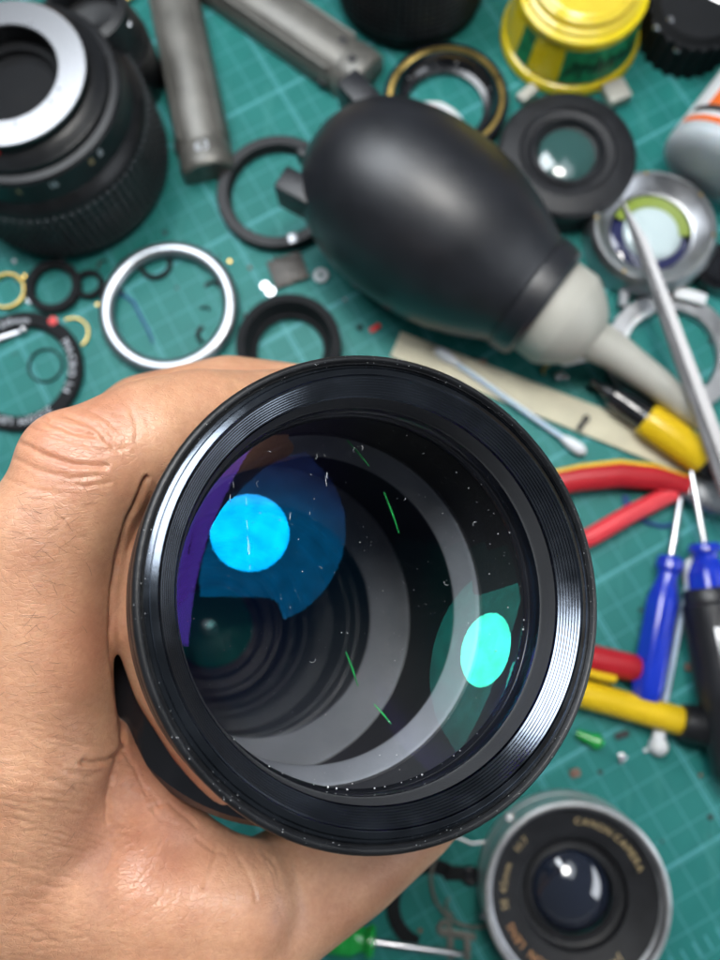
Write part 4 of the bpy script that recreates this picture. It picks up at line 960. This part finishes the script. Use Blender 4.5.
# knuckle bulge, tendon valley
disp += .04*np.exp(-(((vx-52)/32)**2+((vy-432)/26)**2)) - .10*np.exp(-((vx-117)/22)**2)*np.clip((vy-790)/40,0,1) + .05*np.exp(-(((vx-118)/20)**2+((vy-700)/45)**2))
co += no*(disp*face)[:,None]
hm.vertices.foreach_set('co',(co/100).astype(np.float32).ravel()); hm.update()
hm.polygons.foreach_set('use_smooth',[True]*len(hm.polygons))
def skin():
    m,t,b = nt('skin'); N=t.nodes; L=t.links
    tc=N.new('ShaderNodeTexCoord')
    def noise(s,d=6,r=.6,vec=None):
        n_=N.new('ShaderNodeTexNoise'); n_.inputs['Scale'].default_value=s; n_.inputs['Detail'].default_value=d; n_.inputs['Roughness'].default_value=r
        L.new(vec if vec is not None else tc.outputs['Object'], n_.inputs['Vector']); return n_.outputs['Fac']
    r=N.new('ShaderNodeValToRGB'); r.color_ramp.elements[0].position=.32; r.color_ramp.elements[1].position=.68
    r.color_ramp.elements[0].color=(.49,.245,.145,1); r.color_ramp.elements[1].color=(.70,.405,.25,1)
    L.new(noise(70),r.inputs['Fac'])
    r2=N.new('ShaderNodeValToRGB'); r2.color_ramp.elements[0].position=.30; r2.color_ramp.elements[1].position=.75
    r2.color_ramp.elements[0].color=(.84,.76,.73,1); r2.color_ramp.elements[1].color=(1.0,1.0,1.0,1)
    L.new(noise(1100,4,.7),r2.inputs['Fac'])
    mx=N.new('ShaderNodeMix'); mx.data_type='RGBA'; mx.blend_type='MULTIPLY'; mx.inputs[0].default_value=.8
    L.new(r.outputs[0],mx.inputs[6]); L.new(r2.outputs[0],mx.inputs[7]); L.new(mx.outputs[2],b.inputs['Base Color'])
    b.inputs['Subsurface Weight'].default_value=.18; b.inputs['Subsurface Radius'].default_value=(1,.35,.15); b.inputs['Subsurface Scale'].default_value=.0028
    b.inputs['Roughness'].default_value=.44; b.inputs['Specular IOR Level'].default_value=.6; b.inputs['Coat Weight'].default_value=.05; b.inputs['Coat Roughness'].default_value=.30
    mr=N.new('ShaderNodeMapRange'); mr.inputs[3].default_value=.28; mr.inputs[4].default_value=.50; L.new(noise(500),mr.inputs[0]); L.new(mr.outputs[0],b.inputs['Roughness'])
    # skin cells: thin lines between stretched cells, plus fine grain
    mp=N.new('ShaderNodeMapping'); mp.inputs['Rotation'].default_value=(0,0,.25); mp.inputs['Scale'].default_value=(.55,1.1,.8); L.new(tc.outputs['Object'],mp.inputs[0])
    dn=N.new('ShaderNodeTexNoise'); dn.inputs['Scale'].default_value=260; dn.inputs['Detail'].default_value=3; L.new(tc.outputs['Object'],dn.inputs['Vector'])
    ad=N.new('ShaderNodeVectorMath'); ad.operation='MULTIPLY_ADD'; L.new(dn.outputs['Color'],ad.inputs[0]); ad.inputs[1].default_value=(.002,)*3; L.new(mp.outputs[0],ad.inputs[2])
    vo=N.new('ShaderNodeTexVoronoi'); vo.feature='DISTANCE_TO_EDGE'; vo.inputs['Scale'].default_value=1500; L.new(ad.outputs[0],vo.inputs['Vector'])
    mr2=N.new('ShaderNodeMapRange'); mr2.inputs[2].default_value=.09; L.new(vo.outputs['Distance'],mr2.inputs[0])
    b1=N.new('ShaderNodeBump'); b1.inputs['Strength'].default_value=.45; b1.inputs['Distance'].default_value=.00007; L.new(mr2.outputs[0],b1.inputs['Height'])
    b2=N.new('ShaderNodeBump'); b2.inputs['Strength'].default_value=.5; b2.inputs['Distance'].default_value=.00012; L.new(noise(900,6,.6),b2.inputs['Height'])
    # long fine wrinkle lines running across
    mp2=N.new('ShaderNodeMapping'); mp2.inputs['Rotation'].default_value=(0,0,.2); mp2.inputs['Scale'].default_value=(.18,1.4,1); L.new(tc.outputs['Object'],mp2.inputs[0])
    b3=N.new('ShaderNodeBump'); b3.inputs['Strength'].default_value=.35; b3.inputs['Distance'].default_value=.00025; L.new(noise(420,4,.55,mp2.outputs[0]),b3.inputs['Height'])
    L.new(b3.outputs[0],b2.inputs['Normal']); L.new(b2.outputs[0],b1.inputs['Normal']); L.new(b1.outputs[0],b.inputs['Normal'])
    # redder over knuckle and web (blood under the skin), by position on the hand
    geo=N.new('ShaderNodeNewGeometry')
    prev=mx.outputs[2]
    for P_,r_ in ((K(60,430,11.4),1.1),(K(150,800,12.9),1.6),(K(100,640,11.4),.8)):
        vm=N.new('ShaderNodeVectorMath'); vm.operation='DISTANCE'; L.new(geo.outputs['Position'],vm.inputs[0]); vm.inputs[1].default_value=tuple(P_*CM)
        mk=N.new('ShaderNodeMapRange'); mk.interpolation_type='SMOOTHSTEP'; mk.inputs[1].default_value=.2*r_*CM; mk.inputs[2].default_value=1.5*r_*CM; mk.inputs[3].default_value=.55; mk.inputs[4].default_value=0; L.new(vm.outputs['Value'],mk.inputs[0])
        m3=N.new('ShaderNodeMix'); m3.data_type='RGBA'; m3.blend_type='MULTIPLY'; L.new(mk.outputs[0],m3.inputs[0]); L.new(prev,m3.inputs[6]); m3.inputs[7].default_value=(.98,.74,.74,1); prev=m3.outputs[2]
    L.new(prev,b.inputs['Base Color'])
    return m
hm.materials.clear(); hm.materials.append(skin())
hand = bpy.data.objects.new('hand', hm); COL.objects.link(hand)
tag(hand,'left hand reaching in from the lower left corner and gripping the big lens','hand')
# fine dark hairs
bvh = BVHTree.FromPolygons([Vector(c) for c in co],[tuple(p.vertices) for p in hm.polygons])
g = G()
def hair(x,y,a,Lh):
    d=(K(x,y,1)-CAM).normalized(); hit,nrm,_,_ = bvh.ray_cast(CAM,d)
    if hit is None or (hit-CAM).length>14.5: return
    dirp=(K(x+10*math.cos(a),y+10*math.sin(a),1)-K(x,y,1)).normalized()
    tg=(dirp-nrm*dirp.dot(nrm)).normalized(); side=nrm.cross(tg); c=random.uniform(-.25,.25)
    pts=[hit-nrm*.01+tg*Lh*q+side*c*Lh*q*q+nrm*(.11*Lh*math.sin(q*2.6)+.004) for q in (0,.25,.5,.75,1)]
    g.tube(pts,[.0018,.0017,.0015,.0011,.0005],4)
for k in range(60):
    hair(random.gauss(48,26),random.uniform(485,640),rad(random.gauss(200,24)),random.uniform(.12,.36))
for k in range(60): hair(random.uniform(0,90),random.uniform(640,950),rad(random.gauss(190,25)),random.uniform(.1,.3))
hr=obj('hair',g,'hair',hand)
